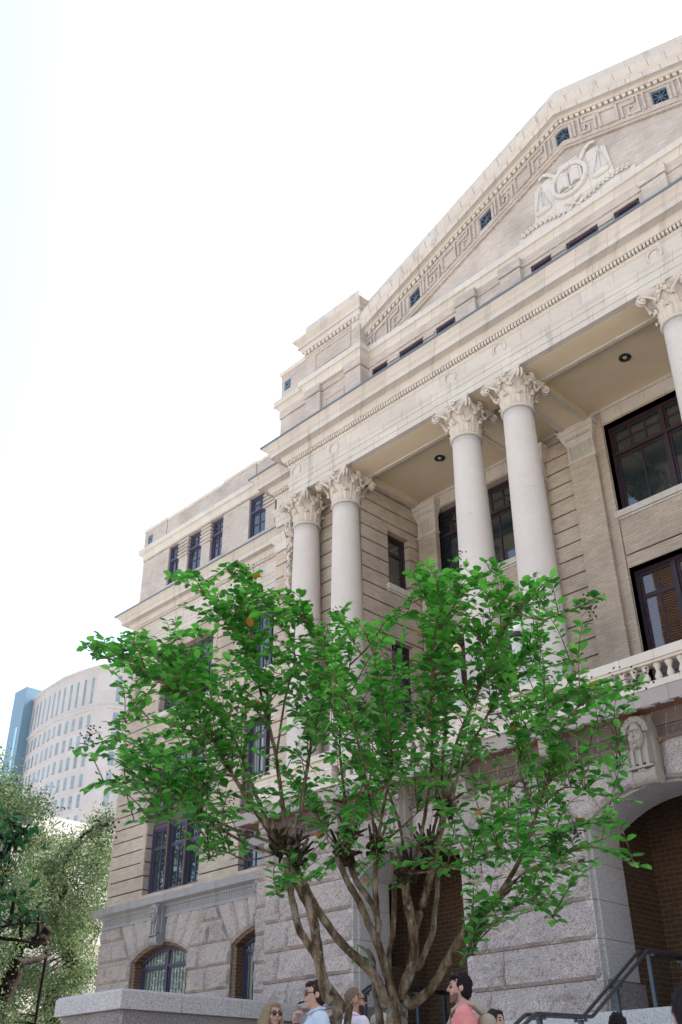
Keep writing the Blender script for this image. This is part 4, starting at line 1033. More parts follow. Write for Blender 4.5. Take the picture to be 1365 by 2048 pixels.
sg = MB(); sg.box(-8.995, -8.985, 14.98, 15.18, 2.55, 2.95); tag(sg.build('notice', 'globe_w'), 'small white notice fixed to the granite jamb behind the handrail', 'sign')

# ------------------------------------------------------------------ city behind
S_ = 1.6
def far(x, y, z): return (x*S_, y*S_, CAMZ+(z-CAMZ)*S_)
tw = thing('office_tower', 'tall white office tower with a curved face and narrow windows', 'tower', far(-94, 55, 0))
pl = [(-102.5, 50.9), (-98.2, 50.1), (-93.5, 49.8), (-90.5, 50.15), (-87.9, 50.75), (-86.6, 51.5), (-86.0, 53.0), (-83.5, 53.6), (-82, 60)]
bw = MB(); zt = 42.4
def arc(n):
    L = [0]
    for a, b in zip(pl[:-1], pl[1:]): L.append(L[-1]+math.hypot(b[0]-a[0], b[1]-a[1]))
    return L
LL = arc(0)
def onface(s, out=0):
    i = max(k for k in range(len(pl)-1) if LL[k] <= s); t = (s-LL[i])/(LL[i+1]-LL[i]); a, b = pl[i], pl[i+1]
    d = Vector((b[0]-a[0], b[1]-a[1])).normalized(); n = Vector((d.y, -d.x))
    return a[0]+(b[0]-a[0])*t+n.x*out, a[1]+(b[1]-a[1])*t+n.y*out
ss = sorted(set(list(np.linspace(0, LL[4], 17))+LL))
fp = [onface(min(s, LL[-1]-1e-6)) for s in ss]
ring_ = fp+[(-82, 75), (-102.5, 75)]; n = len(ring_)
vs = [far(x, y, z) for z in (0, zt) for x, y in ring_]
bw.add(vs, [(i, (i+1) % n, n+(i+1) % n, n+i) for i in range(n)]+[tuple(range(n, 2*n))])
for zr_ in (zt-.05, 37.75): bw.molding([far(*p, 0)[:2] for p in fp], [(0, far(0, 0, zr_)[2]-.5), (.25, far(0, 0, zr_)[2]-.45), (.25, far(0, 0, zr_)[2]), (0, far(0, 0, zr_)[2]+.02)])
part(bw, 'wall', 'tower', tw)
def twin(s, wd, z0, z1):
    mb = MB(); a = onface(s-wd/2, .02); b = onface(s+wd/2, .02); a2 = onface(s-wd/2-.03, .06); b2 = onface(s+wd/2+.03, .06)
    mb.quad(far(*a, z0), far(*b, z0), far(*b, z1), far(*a, z1))
    mb.add([far(*a2, z0-.04), far(*b2, z0-.04), far(*b2, z0+.02), far(*a2, z0+.02), far(*a, z0-.06), far(*b, z0-.06)], [(0, 1, 2, 3), (0, 1, 5, 4)])
    return part(mb, 'window', 'tower_glass', tw)
cols = [LL[4]-.75-1.13*i for i in range(13)]
for i, s in enumerate(cols):
    twin(s, .34, 38.3, 41.1)
    for k in range(6): twin(s, .45, 35.75-2.06*k, 37.0-2.06*k)
for s, wd in ((LL[5]+.85, .55), (LL[7]-1.1, .8)):
    twin(s, wd*.8, 38.3 if wd < .6 else 39.9, 41.1)
    for k in range(6): twin(s, wd, 35.7-2.06*k, 37.05-2.06*k)
bsl = MB()
for x0, x1, y0, y1, z1, m_ in ((-104.3, -101.6, 49.6, 57, 43.6, 'blue_clad'),):
    bsl.add([far(x, y, z) for x in (x0, x1) for y in (y0, y1) for z in (0, z1)], [(0, 1, 3, 2), (4, 6, 7, 5), (0, 4, 5, 1), (2, 3, 7, 6), (0, 2, 6, 4), (1, 5, 7, 3)])
bo = part(bsl, 'glass_slab', 'blue_clad', tw)
q = MB(); q.quad(far(-102.7, 49.58, 5), far(-102.25, 49.58, 5), far(-102.25, 49.58, 39), far(-102.7, 49.58, 39)); q.build('bright_strip', 'blue_strip', bo)
lb = thing('low_building', 'low cream building half hidden behind the oaks at the far left', 'building', (-70, 45, 0))
l1 = MB(); l1.box(-95, -60, 30, 60, 0, 16.6); part(l1, 'wall', 'lowbld', lb)
l2 = MB(); l2.molding([(-95, 29.8), (-59.8, 29.8), (-59.8, 60)], [(-.3, 16.6), (.35, 16.6), (.35, 17.75), (-.3, 17.75)]); part(l2, 'parapet', 'lowbld', lb)
l3 = MB(); l3.box(-59.9, -50.5, 26, 52, 0, 10.2); l3.box(-59.9, -50.2, 25.7, 52, 8.9, 9.2); part(l3, 'wing', 'lowbld', lb)
for k in range(6):
    for z in (6.6, 3.2):
        m_ = MB(); m_.box(-50.51, -50.48, 26.8+k*2.3, 28.5+k*2.3, z, z+1.5); part(m_, 'window', 'tower_glass', lb)

# ------------------------------------------------------------------ leaves and limbs
def leaf_geo(mb, p, d, n, L, W, fold=.25, curl=.15):
    """one leaf: base p, direction d, upper normal n, folded along the midrib"""
    d = d.normalized(); s = d.cross(n)
    if s.length < 1e-4: s = d.cross(Vector((.3, .5, .8)))
    s.normalize(); n = s.cross(d).normalized()
    prof = ((0, .10), (.2, .76), (.5, 1.0), (.8, .74), (1, .0)); o = len(mb.v); c = len(prof)
    for t, w_ in prof: mb.v.append(p+d*(L*t)+n*(-curl*L*t*t))
    for sg_ in (-1, 1):
        for t, w_ in prof[:-1]: mb.v.append(p+d*(L*t)+s*(sg_*W*.5*w_)+n*(fold*W*.5*w_-curl*L*t*t))
    for k, sg_ in enumerate((-1, 1)):
        e = o+c+k*(c-1)
        for i in range(c-2): mb.f.append((o+i, o+i+1, e+i+1, e+i))
        mb.f.append((o+c-2, o+c-1, e+c-2))
def rv(): 
    return Vector((rnd.gauss(0, 1), rnd.gauss(0, 1), rnd.gauss(0, 1))).normalized()
def spline(pts, n):
    P = [pts[0]]+list(pts)+[pts[-1]]; out = []; m = len(pts)-1
    for i in range(m):
        a, b, c, d = P[i], P[i+1], P[i+2], P[i+3]
        for k in range(n):
            t = k/n; out.append(.5*((2*b)+(c-a)*t+(2*a-5*b+4*c-d)*t*t+(-a+3*b-3*c+d)*t**3))
    out.append(pts[-1].copy()); return out
def inpoly(x, y, P):
    c = False; j = len(P)-1
    for i in range(len(P)):
        if (P[i][1] > y) != (P[j][1] > y) and x < (P[j][0]-P[i][0])*(y-P[i][1])/(P[j][1]-P[i][1])+P[i][0]: c = not c
        j = i
    return c

# --- the crape myrtle
G0 = Vector((-4.4, 4.75, 0)); DB = 6.5
def px(x, y, dd=0): return at(x, y, DB+dd)
TR = []         # (points, radii)
def limb(pix, r0, r1, d0=0, d1=0, n=4, start=None):
    m = len(pix); P = [px(x, y, d0+(d1-d0)*i/max(1, m-1)) for i, (x, y) in enumerate(pix)]
    if start is not None: P = [start]+P
    Q = spline(P, n); k = len(Q); q_ = .55 if r0 > .03 else .72; TR.append((Q, [q_*(r0+(r1-r0)*(i/(k-1))**.8) for i in range(k)])); return Q
gb = lambda dx, dy: G0+Vector((dx, dy, -.05))
limb([(672, 2048), (654, 1994), (638, 1915), (626, 1836), (610, 1793), (587, 1753), (575, 1714)], .062, .05, -.15, -.1, start=gb(-.55, -.42))
limb([(640, 1925), (615, 1885), (598, 1856), (585, 1800), (579, 1757), (573, 1718)], .042, .038, -.15, -.13)
limb([(695, 2048), (690, 2018), (662, 1978), (648, 1955)], .045, .035, -.1, -.15, start=gb(-.40, -.35))
limb([(785, 2048), (770, 2010), (757, 1963), (717, 1919), (678, 1880), (648, 1838), (622, 1795), (600, 1750), (580, 1712)], .062, .036, 0, -.05, start=gb(-.05, -.05))
limb([(792, 2048), (785, 1990), (773, 1943), (753, 1880), (741, 1856), (721, 1808), (701, 1773), (674, 1714)], .062, .034, .0, .1, start=gb(0, 0))
limb([(753, 1880), (757, 1848), (749, 1816), (733, 1790), (713, 1761), (695, 1714)], .040, .032, .05, .2)
limb([(755, 1840), (752, 1790), (751, 1745), (753, 1695)], .032, .034, .1, .0)
limb([(776, 1950), (780, 1900), (787, 1856), (789, 1777), (783, 1700)], .036, .028, .15, .35)
limb([(803, 2048), (804, 1990), (824, 1935), (828, 1876), (822, 1836), (812, 1777), (812, 1745)], .07, .045, .05, -.05, start=gb(.06, .05))
limb([(826, 1880), (832, 1850), (848, 1800), (856, 1777), (870, 1710), (884, 1650), (891, 1615)], .05, .04, 0, .1)
limb([(836, 1939), (852, 1903), (866, 1864), (870, 1828), (876, 1777), (872, 1720)], .036, .028, .1, .3)
limb([(806, 2040), (824, 2010), (860, 1979), (891, 1931), (919, 1880), (947, 1844), (986, 1808), (1020, 1773)], .06, .036, .05, -.2, start=gb(.1, .05))
limb([(760, 2048), (752, 1985), (746, 1925), (735, 1900)], .05, .03, .1, .2, start=gb(-.12, .05))
KN = [(575, 1705, -.1, .075), (690, 1712, .15, .06), (753, 1698, 0, .065), (815, 1748, -.05, .06), (860, 1700, .1, .05), (893, 1618, .1, .055), (560, 1680, -.1, .06), (596, 1722, -.1, .05), (700, 1668, .1, .045)]
UP = [
 ([(575, 1700), (545, 1670), (510, 1620), (460, 1540), (420, 1470), (370, 1405), (330, 1370), (265, 1330), (190, 1310)], .026, -.1, -.5),
 ([(575, 1700), (535, 1640), (500, 1560), (470, 1480), (430, 1420), (390, 1380), (330, 1320), (250, 1290), (160, 1295)], .022, -.1, .2),
 ([(575, 1690), (565, 1600), (550, 1500), (530, 1420), (510, 1340), (480, 1270), (440, 1220), (390, 1175), (340, 1155)], .022, -.1, .3),
 ([(552, 1520), (570, 1400), (590, 1310), (560, 1240), (515, 1185), (475, 1120)], .013, 0, .5),
 ([(560, 1710), (500, 1690), (430, 1650), (360, 1600), (300, 1565), (220, 1560), (172, 1580)], .016, -.1, -.7),
 ([(560, 1690), (450, 1650), (390, 1610), (330, 1550), (250, 1480), (150, 1500)], .015, -.1, .4),
 ([(580, 1690), (600, 1640), (612, 1560), (625, 1480), (640, 1400), (650, 1330), (640, 1280), (600, 1215)], .018, -.1, .0),
 ([(590, 1690), (620, 1500), (640, 1420), (660, 1300), (690, 1215)], .014, -.1, .9),
 ([(695, 1714), (690, 1600), (680, 1500), (685, 1430), (700, 1330), (720, 1240)], .018, .2, .5),
 ([(753, 1698), (770, 1600), (785, 1530), (765, 1400), (745, 1300)], .018, 0, -.6),
 ([(753, 1698), (740, 1600), (720, 1500), (700, 1420), (660, 1340)], .016, 0, -.9),
 ([(812, 1745), (800, 1650), (770, 1560), (765, 1480), (790, 1380), (810, 1260)], .018, 0, .8),
 ([(820, 1750), (840, 1680), (855, 1600), (865, 1500), (862, 1400), (870, 1300), (872, 1220), (875, 1165), (850, 1125)], .020, 0, -.4),
 ([(860, 1690), (880, 1600), (890, 1450), (893, 1350), (885, 1250), (905, 1120)], .018, .1, .3),
 ([(891, 1619), (910, 1500), (940, 1420), (975, 1340), (1010, 1260), (1050, 1210), (1100, 1155)], .018, .1, -.5),
 ([(891, 1619), (930, 1520), (975, 1430), (1010, 1370), (1060, 1300), (1140, 1320)], .016, .1, .5),
 ([(986, 1808), (1040, 1720), (1075, 1620), (1095, 1560), (1115, 1480), (1150, 1420), (1215, 1385), (1285, 1365)], .022, -.2, -.7),
 ([(1020, 1773), (1050, 1745), (1120, 1712), (1190, 1695), (1280, 1733)], .014, -.2, -.9),
 ([(1075, 1620), (1130, 1575), (1200, 1590), (1270, 1603)], .010, -.4, -.8),
 ([(1095, 1560), (1140, 1545), (1200, 1515), (1248, 1530)], .009, -.5, .1),
 ([(1040, 1720), (1090, 1690), (1160, 1650), (1235, 1645)], .010, -.3, -.9),
 ([(947, 1844), (985, 1850), (1050, 1800), (1115, 1843)], .010, -.15, -.6),
 ([(1010, 1370), (1060, 1345), (1110, 1330), (1155, 1318)], .008, .4, .2),
 ([(1040, 1225), (1080, 1240), (1130, 1225), (1210, 1188)], .009, -.4, -.8),
 ([(935, 1868), (955, 1880), (945, 1905), (925, 1925)], .006, -.1, -.2),
 ([(600, 1765), (575, 1775), (555, 1790)], .006, -.1, -.3), ([(735, 1905), (715, 1890), (722, 1925)], .005, .2, .1),
 ([(870, 1300), (900, 1230), (930, 1180), (990, 1135)], .010, -.3, .2),
 ([(700, 1330), (740, 1290), (775, 1240), (815, 1228)], .010, .4, -.2),
 ([(880, 1250), (850, 1190), (825, 1145)], .009, .1, -.5),
 ([(575, 1700), (500, 1720), (440, 1700), (415, 1725)], .010, -.1, -.5),
 ([(460, 1540), (420, 1560), (360, 1620), (270, 1645)], .010, -.3, -.8),
 ([(470, 1480), (400, 1470), (320, 1440), (215, 1445)], .010, 0, .6),
 ([(1075, 1620), (1040, 1540), (1060, 1460), (1120, 1400), (1200, 1370)], .012, -.4, .3),
 ([(975, 1430), (1030, 1420), (1100, 1390)], .008, .2, .8), ([(860, 1700), (930, 1680), (1000, 1640), (1090, 1600)], .012, .1, .9),
 ([(815, 1748), (880, 1740), (960, 1720), (1050, 1700)], .010, -.05, -.9), ([(690, 1712), (650, 1660), (620, 1600), (560, 1540)], .012, .2, .9),
 ([(753, 1698), (820, 1640), (900, 1560), (960, 1500)], .012, 0, 1.0), ([(690, 1712), (720, 1650), (740, 1560), (760, 1480)], .010, .2, 1.0),
]
tree = thing('crape_myrtle_tree', 'many stemmed green tree with bare brown trunks standing before the courthouse', 'tree', G0)
ends = []
for pix, r0, d0, d1 in UP:
    Q = limb(pix, r0, .0035, d0, d1, 5); ends.append(Q)
CP = [(140,1285),(190,1262),(250,1265),(290,1255),(330,1215),(335,1150),(400,1130),(470,1105),(500,1135),(590,1185),(610,1215),(640,1265),(660,1225),(710,1210),(740,1220),(800,1225),(830,1240),(855,1190),(815,1150),(850,1120),(1000,1115),(1000,1150),(1040,1170),(1080,1135),(1125,1150),(1130,1200),(1210,1185),(1190,1230),(1120,1260),(1100,1290),(1160,1320),(1140,1345),(1100,1360),(1290,1350),(1280,1380),(1200,1420),(1130,1480),(1250,1520),(1230,1545),(1130,1550),(1180,1580),(1275,1600),(1200,1620),(1130,1620),(1240,1660),(1180,1690),(1290,1735),(1200,1745),(1100,1760),(1130,1850),(1060,1820),(990,1810),(960,1790),(930,1800),(870,1760),(820,1760),(780,1790),(720,1760),(690,1790),(640,1760),(600,1810),(560,1790),(540,1750),(500,1700),(440,1720),(420,1690),(400,1640),(330,1620),(260,1660),(270,1620),(320,1570),(170,1590),(230,1540),(300,1520),(145,1505),(200,1480),(200,1440),(280,1450),(330,1430),(290,1380),(220,1370),(160,1335)]
lf_ = MB(); lo_ = MB(); sd_ = MB(); tw_ = []
def leafy(Q, r, step, f0, L0, keep=None):
    """pairs of leaves along the outer part of a twig"""
    acc = 0
    for i in range(1, len(Q)):
        a, b = Q[i-1], Q[i]; seg_ = (b-a); L = seg_.length
        if i/len(Q) < f0 or L < 1e-6: continue
        d = seg_/L; acc += L
        while acc > step:
            acc -= step; p = a+seg_*rnd.random()
            if keep and not inpoly(*seen(p), keep): continue
            side = d.cross(Vector((0, 0, 1)))
            if side.length < .1: side = rv()
            side.normalize()
            for s in (-1, 1):
                if rnd.random() < .12: continue
                dd = (d*.55+side*s*(.8+.3*rnd.random())+Vector((0, 0, .12))+rv()*.35)
                nn = Vector((0, 0, 1))+rv()*.34
                q = L0*(.5+.8*rnd.random()); tgt = lo_ if rnd.random() < .003 else lf_
                leaf_geo(tgt, p+dd.normalized()*.008, dd, nn, q, q*(.60+.14*rnd.random()), .2+.2*rnd.random(), .05+.3*rnd.random())
for Q in ends: leafy(Q, 0, .028, .42, .062)
allp = [(p, i/len(Q)) for Q in ends for i, p in enumerate(Q) if i/len(Q) > .28]
cnt = 0; tries = 0
while cnt < 580 and tries < 14000:
    tries += 1; p, f = rnd.choice(allp)
    d = (p-Vector((-4.4, 4.75, 1.3))).normalized()*.75+rv()*.85+Vector((0, 0, .25)); L = .16+.38*rnd.random()
    e = p+d.normalized()*L
    x, y = seen(e)
    if not inpoly(x, y, CP): continue
    mid = (p+e)/2+rv()*.03+Vector((0, 0, .03)); Q = spline([p, mid, e+Vector((0, 0, -.04*L))], 4)
    TR.append((Q, [.0045-.003*k/(len(Q)-1) for k in range(len(Q))])); leafy(Q, 0, .036, .10, .058); cnt += 1
    if cnt % 14 == 0:
        for k in range(14): sd_.ball(e+rv()*.05+Vector((0, 0, .03)), .0055, 5, 4)
bp_all = [p for Q in ends for i, p in enumerate(Q) if i/len(Q) > .06]
xs_, ys_ = [p[0] for p in CP], [p[1] for p in CP]; cnt = 0
while cnt < 340:
    x, y = min(xs_)+rnd.random()*(max(xs_)-min(xs_)), min(ys_)+rnd.random()**.8*(max(ys_)-min(ys_))
    if not inpoly(x, y, CP): continue
    e = px(x, y, rnd.gauss(0, .45)); p = min(bp_all, key=lambda q: (q-e).length+rnd.random()*.12); L = (e-p).length
    if L > .75: continue
    Q = spline([p, (p+e)/2+rv()*.04*L+Vector((0, 0, .05*L)), e], 4); TR.append((Q, [.0045-.003*k/(len(Q)-1) for k in range(len(Q))])); leafy(Q, 0, .037, .12, .058); cnt += 1
# tips that poke out in the photograph, with dry seed heads
for x, y, dd in ((1085, 1190, -.5), (1275, 1360, -.7), (470, 1150, .5), (180, 1470, .3), (215, 1650, -.8), (1180, 1215, -.8), (720, 1420, -.6), (1150, 1660, -.9), (640, 1270, 0)):
    p = px(x, y, dd)
    for k in range(26): sd_.ball(p+rv()*.09*rnd.random(), .007, 5, 4)
    for k in range(6): sd_.tube([p, p+rv()*.08], .0015, 4)
tk = MB()
rt_ = []
for Q, Rr in TR:
    big = Rr[0] > .012
    if big:
        for i in range(len(Q)):
            if 0 < i < len(Q)-1: Q[i] = Q[i]+rv()*Rr[i]*.10
        Rr = [r_*(1+.05*math.sin(i*1.7+Rr[0]*900)) for i, r_ in enumerate(Rr)]
    (tk if Rr[0] > .03 else sd_ if False else tk).tube(Q, Rr, 9 if big else 5)
kbs = []
for x, y, dd, r_ in KN:
    kb = MB(); kbs.append(kb)
    for k in range(16): kb.ball(px(x, y, dd)+rv()*r_*.95, r_*(.16+.26*rnd.random()), 8, 6, (1, 1, 1), .7)
    for k in range(7):
        p = px(x, y, dd)+rv()*r_*.5; kb.tube([p, p+(rv()+Vector((0, 0, .5)))*.12], [.016, .006], 6)
    for k in range(5):
        p = px(x, y, dd); tk.tube([p, p+(rv()+Vector((0, 0, .6)))*.10], [.014, .008], 6)
to_ = part(tk, 'trunk', 'bark', tree, smooth=True); [part(kb, 'burl', 'bark_burl', to_) for kb in kbs]
cr_ = part(lf_, 'crown', 'leaf', tree); part(lo_, 'withered_leaves', 'leaf_o', cr_); part(sd_, 'seed_heads', 'berry', cr_)

# --- oaks at the left and a dark leaved tree at the edge
def oak(name, label, limbs, region, D0, D1, ncl, nl, base, mat, group, size, holes=(), spread=.55, limbtips=True):
    t = thing(name, label, 'tree', base, group)
    tb = MB(); pts = []
    for pix, r0, r1, d0, d1 in limbs:
        P = [at(x, y, d0+(d1-d0)*i/(len(pix)-1)) for i, (x, y) in enumerate(pix)]
        Q = spline(P, 4); Q = [q+rv()*r0*.2 for q in Q]; k = len(Q); tb.tube(Q, [r0+(r1-r0)*i/(k-1) for i in range(k)], 8); pts += Q[k//2:]
    P = [at(*limbs[0][0][0], limbs[0][3]), Vector(base)]
    tb.tube([P[1], P[0]], [limbs[0][1]*1.25, limbs[0][1]], 10)
    xs = [p[0] for p in region]; ys = [p[1] for p in region]; c = 0; lm = MB()
    while c < ncl:
        x, y = min(xs)+rnd.random()*(max(xs)-min(xs)), min(ys)+rnd.random()*(max(ys)-min(ys))
        if not inpoly(x, y, region) or any((x-hx)**2/ha**2+(y-hy)**2/hb**2 < 1 for hx, hy, ha, hb in holes): continue
        c += 1; ctr = at(x, y, D0+(D1-D0)*rnd.random()); near = min(pts, key=lambda q: (q-ctr).length)
        if (near-ctr).length < 3.5: tb.tube(spline([near, (near+ctr)/2+rv()*.15, ctr], 3), [.022, .018, .016, .013, .01, .008, .006], 5)
        for k in range(nl):
            p = ctr+Vector((rnd.gauss(0, spread), rnd.gauss(0, spread), rnd.gauss(0, spread*.7)))
            L = size*(.7+.6*rnd.random()); leaf_geo(lm, p, rv(), Vector((0, 0, 1))+rv()*.9, L, L*.48, .15, .1)
    part(tb, 'trunk', 'bark_oak', t, smooth=True); part(lm, 'crown', mat, t)
oak('live_oak', 'sunlit grey green oak just left of the building corner, its bent trunk showing low down', [
    ([(100, 2110), (112, 1985), (148, 1950), (140, 1910), (118, 1850), (105, 1835)], .34, .2, 43, 43), ([(105, 1840), (130, 1780), (128, 1740), (145, 1700), (170, 1668), (225, 1640)], .14, .05, 43, 44),
    ([(105, 1840), (108, 1790), (106, 1760), (100, 1735)], .09, .04, 43, 42), ([(118, 1850), (170, 1850), (200, 1860)], .07, .03, 43, 45), ([(128, 1755), (155, 1770), (155, 1800)], .05, .02, 43, 43), ([(175, 1668), (205, 1700), (225, 1705)], .05, .03, 43.5, 44)],
    [(70, 1700), (95, 1690), (130, 1685), (175, 1680), (205, 1640), (225, 1625), (235, 1620), (225, 1720), (205, 1820), (190, 1960), (160, 1990), (120, 2060), (20, 2080), (0, 1960), (60, 1900), (30, 1830), (40, 1720)], 40, 47, 170, 270, (-37.2, 20.6, 0), 'oak', 'oaks beyond the building corner', .105,
    holes=[(105, 1925, 34, 34), (60, 1870, 30, 10), (172, 1925, 12, 26)], spread=.36)
oak('live_oak', 'sunlit grey green oak at the left edge, with thick dark limbs reaching right', [
    ([(-10, 2080), (10, 1985), (28, 1940), (40, 1890), (75, 1880), (95, 1860)], .36, .16, 37, 38), ([(30, 1925), (60, 1922), (85, 1915), (97, 1903)], .14, .08, 37, 39), ([(40, 1885), (45, 1845), (35, 1800), (10, 1760)], .1, .04, 37, 36), ([(75, 1880), (78, 1830), (70, 1800)], .07, .03, 38, 38), ([(95, 1903), (85, 1960), (70, 2048)], .06, .05, 38.5, 38.5)],
    [(-160, 1520), (-40, 1505), (15, 1535), (40, 1570), (70, 1605), (92, 1655), (85, 1700), (60, 1740), (70, 1800), (40, 1870), (0, 1960), (20, 2070), (-160, 2080)], 33, 39, 170, 270, (-33.5, 16.5, 0), 'oak', 'oaks beyond the building corner', .10, holes=[(35, 1930, 30, 20)], spread=.34)
oak('leafy_tree', 'darker green tree of larger leaves overlapping the oaks at the left edge', [
    ([(-260, 2300), (-200, 2000), (-120, 1850), (-40, 1760), (20, 1690), (60, 1650)], .08, .01, 10.5, 10.5), ([(-120, 1850), (-40, 1870), (30, 1880), (95, 1890)], .03, .006, 10.5, 10.2), ([(-40, 1870), (20, 1850), (90, 1845)], .014, .005, 10.4, 10.3)],
    [(-180, 1620), (10, 1640), (30, 1610), (65, 1640), (72, 1665), (40, 1690), (50, 1715), (10, 1760), (95, 1840), (98, 1890), (60, 1870), (20, 1850), (-60, 1900), (-180, 2000)], 10, 10.8, 52, 26, (-10.8, 2.3, 0), 'leaf_d', None, .085, spread=.10)

# ------------------------------------------------------------------ people
def cloth(name, c, v=.12, r=.85): M[name] = plain_mat(name, c, r, v, 14)
M['skin'] = plain_mat('fair_skin', (.50, .285, .21), .55, .08, 12); M['skin2'] = plain_mat('tanned_skin', (.40, .215, .145), .55, .08, 12)
M['lips'] = plain_mat('lips', (.33, .13, .11), .5); M['eye'] = plain_mat('dark_eye', (.03, .02, .018), .2)
M['shades'] = plain_mat('dark_lens', (.012, .010, .012), .12)
for n_, c_ in (('hair_black', (.014, .011, .012)), ('hair_brown', (.035, .022, .016)), ('hair_blond', (.26, .19, .115)), ('hair_grey', (.42, .37, .28)), ('hair_cut', (.17, .115, .085)), ('beard', (.05, .035, .03))): M[n_] = plain_mat(n_, c_, .75, .45, 60, spec=.12)
for n_, c_ in (('coral_cotton', (.72, .25, .23)), ('light_blue_cotton', (.50, .58, .66)), ('pale_pink_cotton', (.70, .60, .65)), ('khaki', (.3, .25, .18)), ('navy_cotton', (.03, .04, .09)), ('grey_cotton', (.25, .25, .27)), ('white_cotton', (.6, .6, .6)), ('dark_cotton', (.02, .022, .035)), ('shoe_leather', (.05, .035, .03)), ('tan_canvas', (.36, .30, .22)), ('white_mesh', (.62, .63, .62)), ('print_cloth', (.42, .52, .46))): cloth(n_, c_)
m_, n_, b_ = new_mat('floral_cotton'); g_ = nd(n_, 'ShaderNodeNewGeometry'); v_ = nd(n_, 'ShaderNodeTexVoronoi'); v_.inputs['Scale'].default_value = 38; n_.links.new(g_.outputs['Position'], v_.inputs[0])
r_ = ramp(n_, v_.outputs['Distance'], (.22, (.55, .60, .66)), (.34, (.02, .035, .09))); n_.links.new(r_.outputs[0], b_.inputs['Base Color']); b_.inputs['Roughness'].default_value = .8; M['floral'] = m_
m_, n_, b_ = new_mat('clear_plastic'); b_.inputs['Base Color'].default_value = (.75, .82, .86, 1); b_.inputs['Roughness'].default_value = .08; b_.inputs['Transmission Weight'].default_value = .6; M['plastic'] = m_

def remeshed(mb, vox, smooth=2):
    me = bpy.data.meshes.new('tmp'); me.from_pydata([tuple(v) for v in mb.v], [], mb.f)
    bm = bmesh.new(); bm.from_mesh(me); bmesh.ops.recalc_face_normals(bm, faces=bm.faces); bm.to_mesh(me); bm.free()
    o = bpy.data.objects.new('tmp', me); COL.objects.link(o)
    r = o.modifiers.new('r', 'REMESH'); r.mode = 'VOXEL'; r.voxel_size = vox
    s = o.modifiers.new('s', 'SMOOTH'); s.iterations = smooth; s.factor = .5
    dg = bpy.context.evaluated_depsgraph_get(); dg.update()
    out = bpy.data.meshes.new_from_object(o.evaluated_get(dg)); bpy.data.objects.remove(o)
    return out
def from_mesh(me, name, mat, parent, loc):
    me.name = name; me.materials.clear(); me.materials.append(M[mat]); me.polygons.foreach_set('use_smooth', [True]*len(me.polygons))
    o = bpy.data.objects.new(name, me); COL.objects.link(o); return place(o, parent, loc)
def cap(mb, a, b, ra, rb, n=12):
    a, b = Vector(a), Vector(b); mb.tube([a+(b-a)*k/4 for k in range(5)], [ra+(rb-ra)*k/4 for k in range(5)], n); mb.ball(a, ra, n, 8); mb.ball(b, rb, n, 8)
def hand(mb, w_, d, palm, side):
    """palm, four unequal curled fingers and a thumb from the side of the palm; d = hand direction, palm = palm normal"""
    d = Vector(d).normalized(); palm = (Vector(palm)-d*d.dot(palm)).normalized(); s = d.cross(palm)*side; w_ = Vector(w_)
    for k in (-1, 0, 1): cap(mb, w_+s*k*.012, w_+d*.085+s*k*.024, .020, .017, 8)
    for k, L in ((-1.5, .62), (-.5, .85), (.5, .95), (1.5, .86)):
        p = w_+d*.09+s*(-k*.018); a = .35
        for q in range(3):
            a += (.62, .75, .6)[q]; e = p+(d*math.cos(a)+palm*math.sin(a))*(.036, .026, .02)[q]*L; cap(mb, p, e, .0092-.0008*q, .0088-.0008*q, 6); p = e
    p = w_+d*.025+s*.028; e = p+(d*.6+s*.6+palm*.4).normalized()*.04; cap(mb, p, e, .013, .011, 6); cap(mb, e, e+(d*.9+palm*.5).normalized()*.03, .0105, .009, 6)
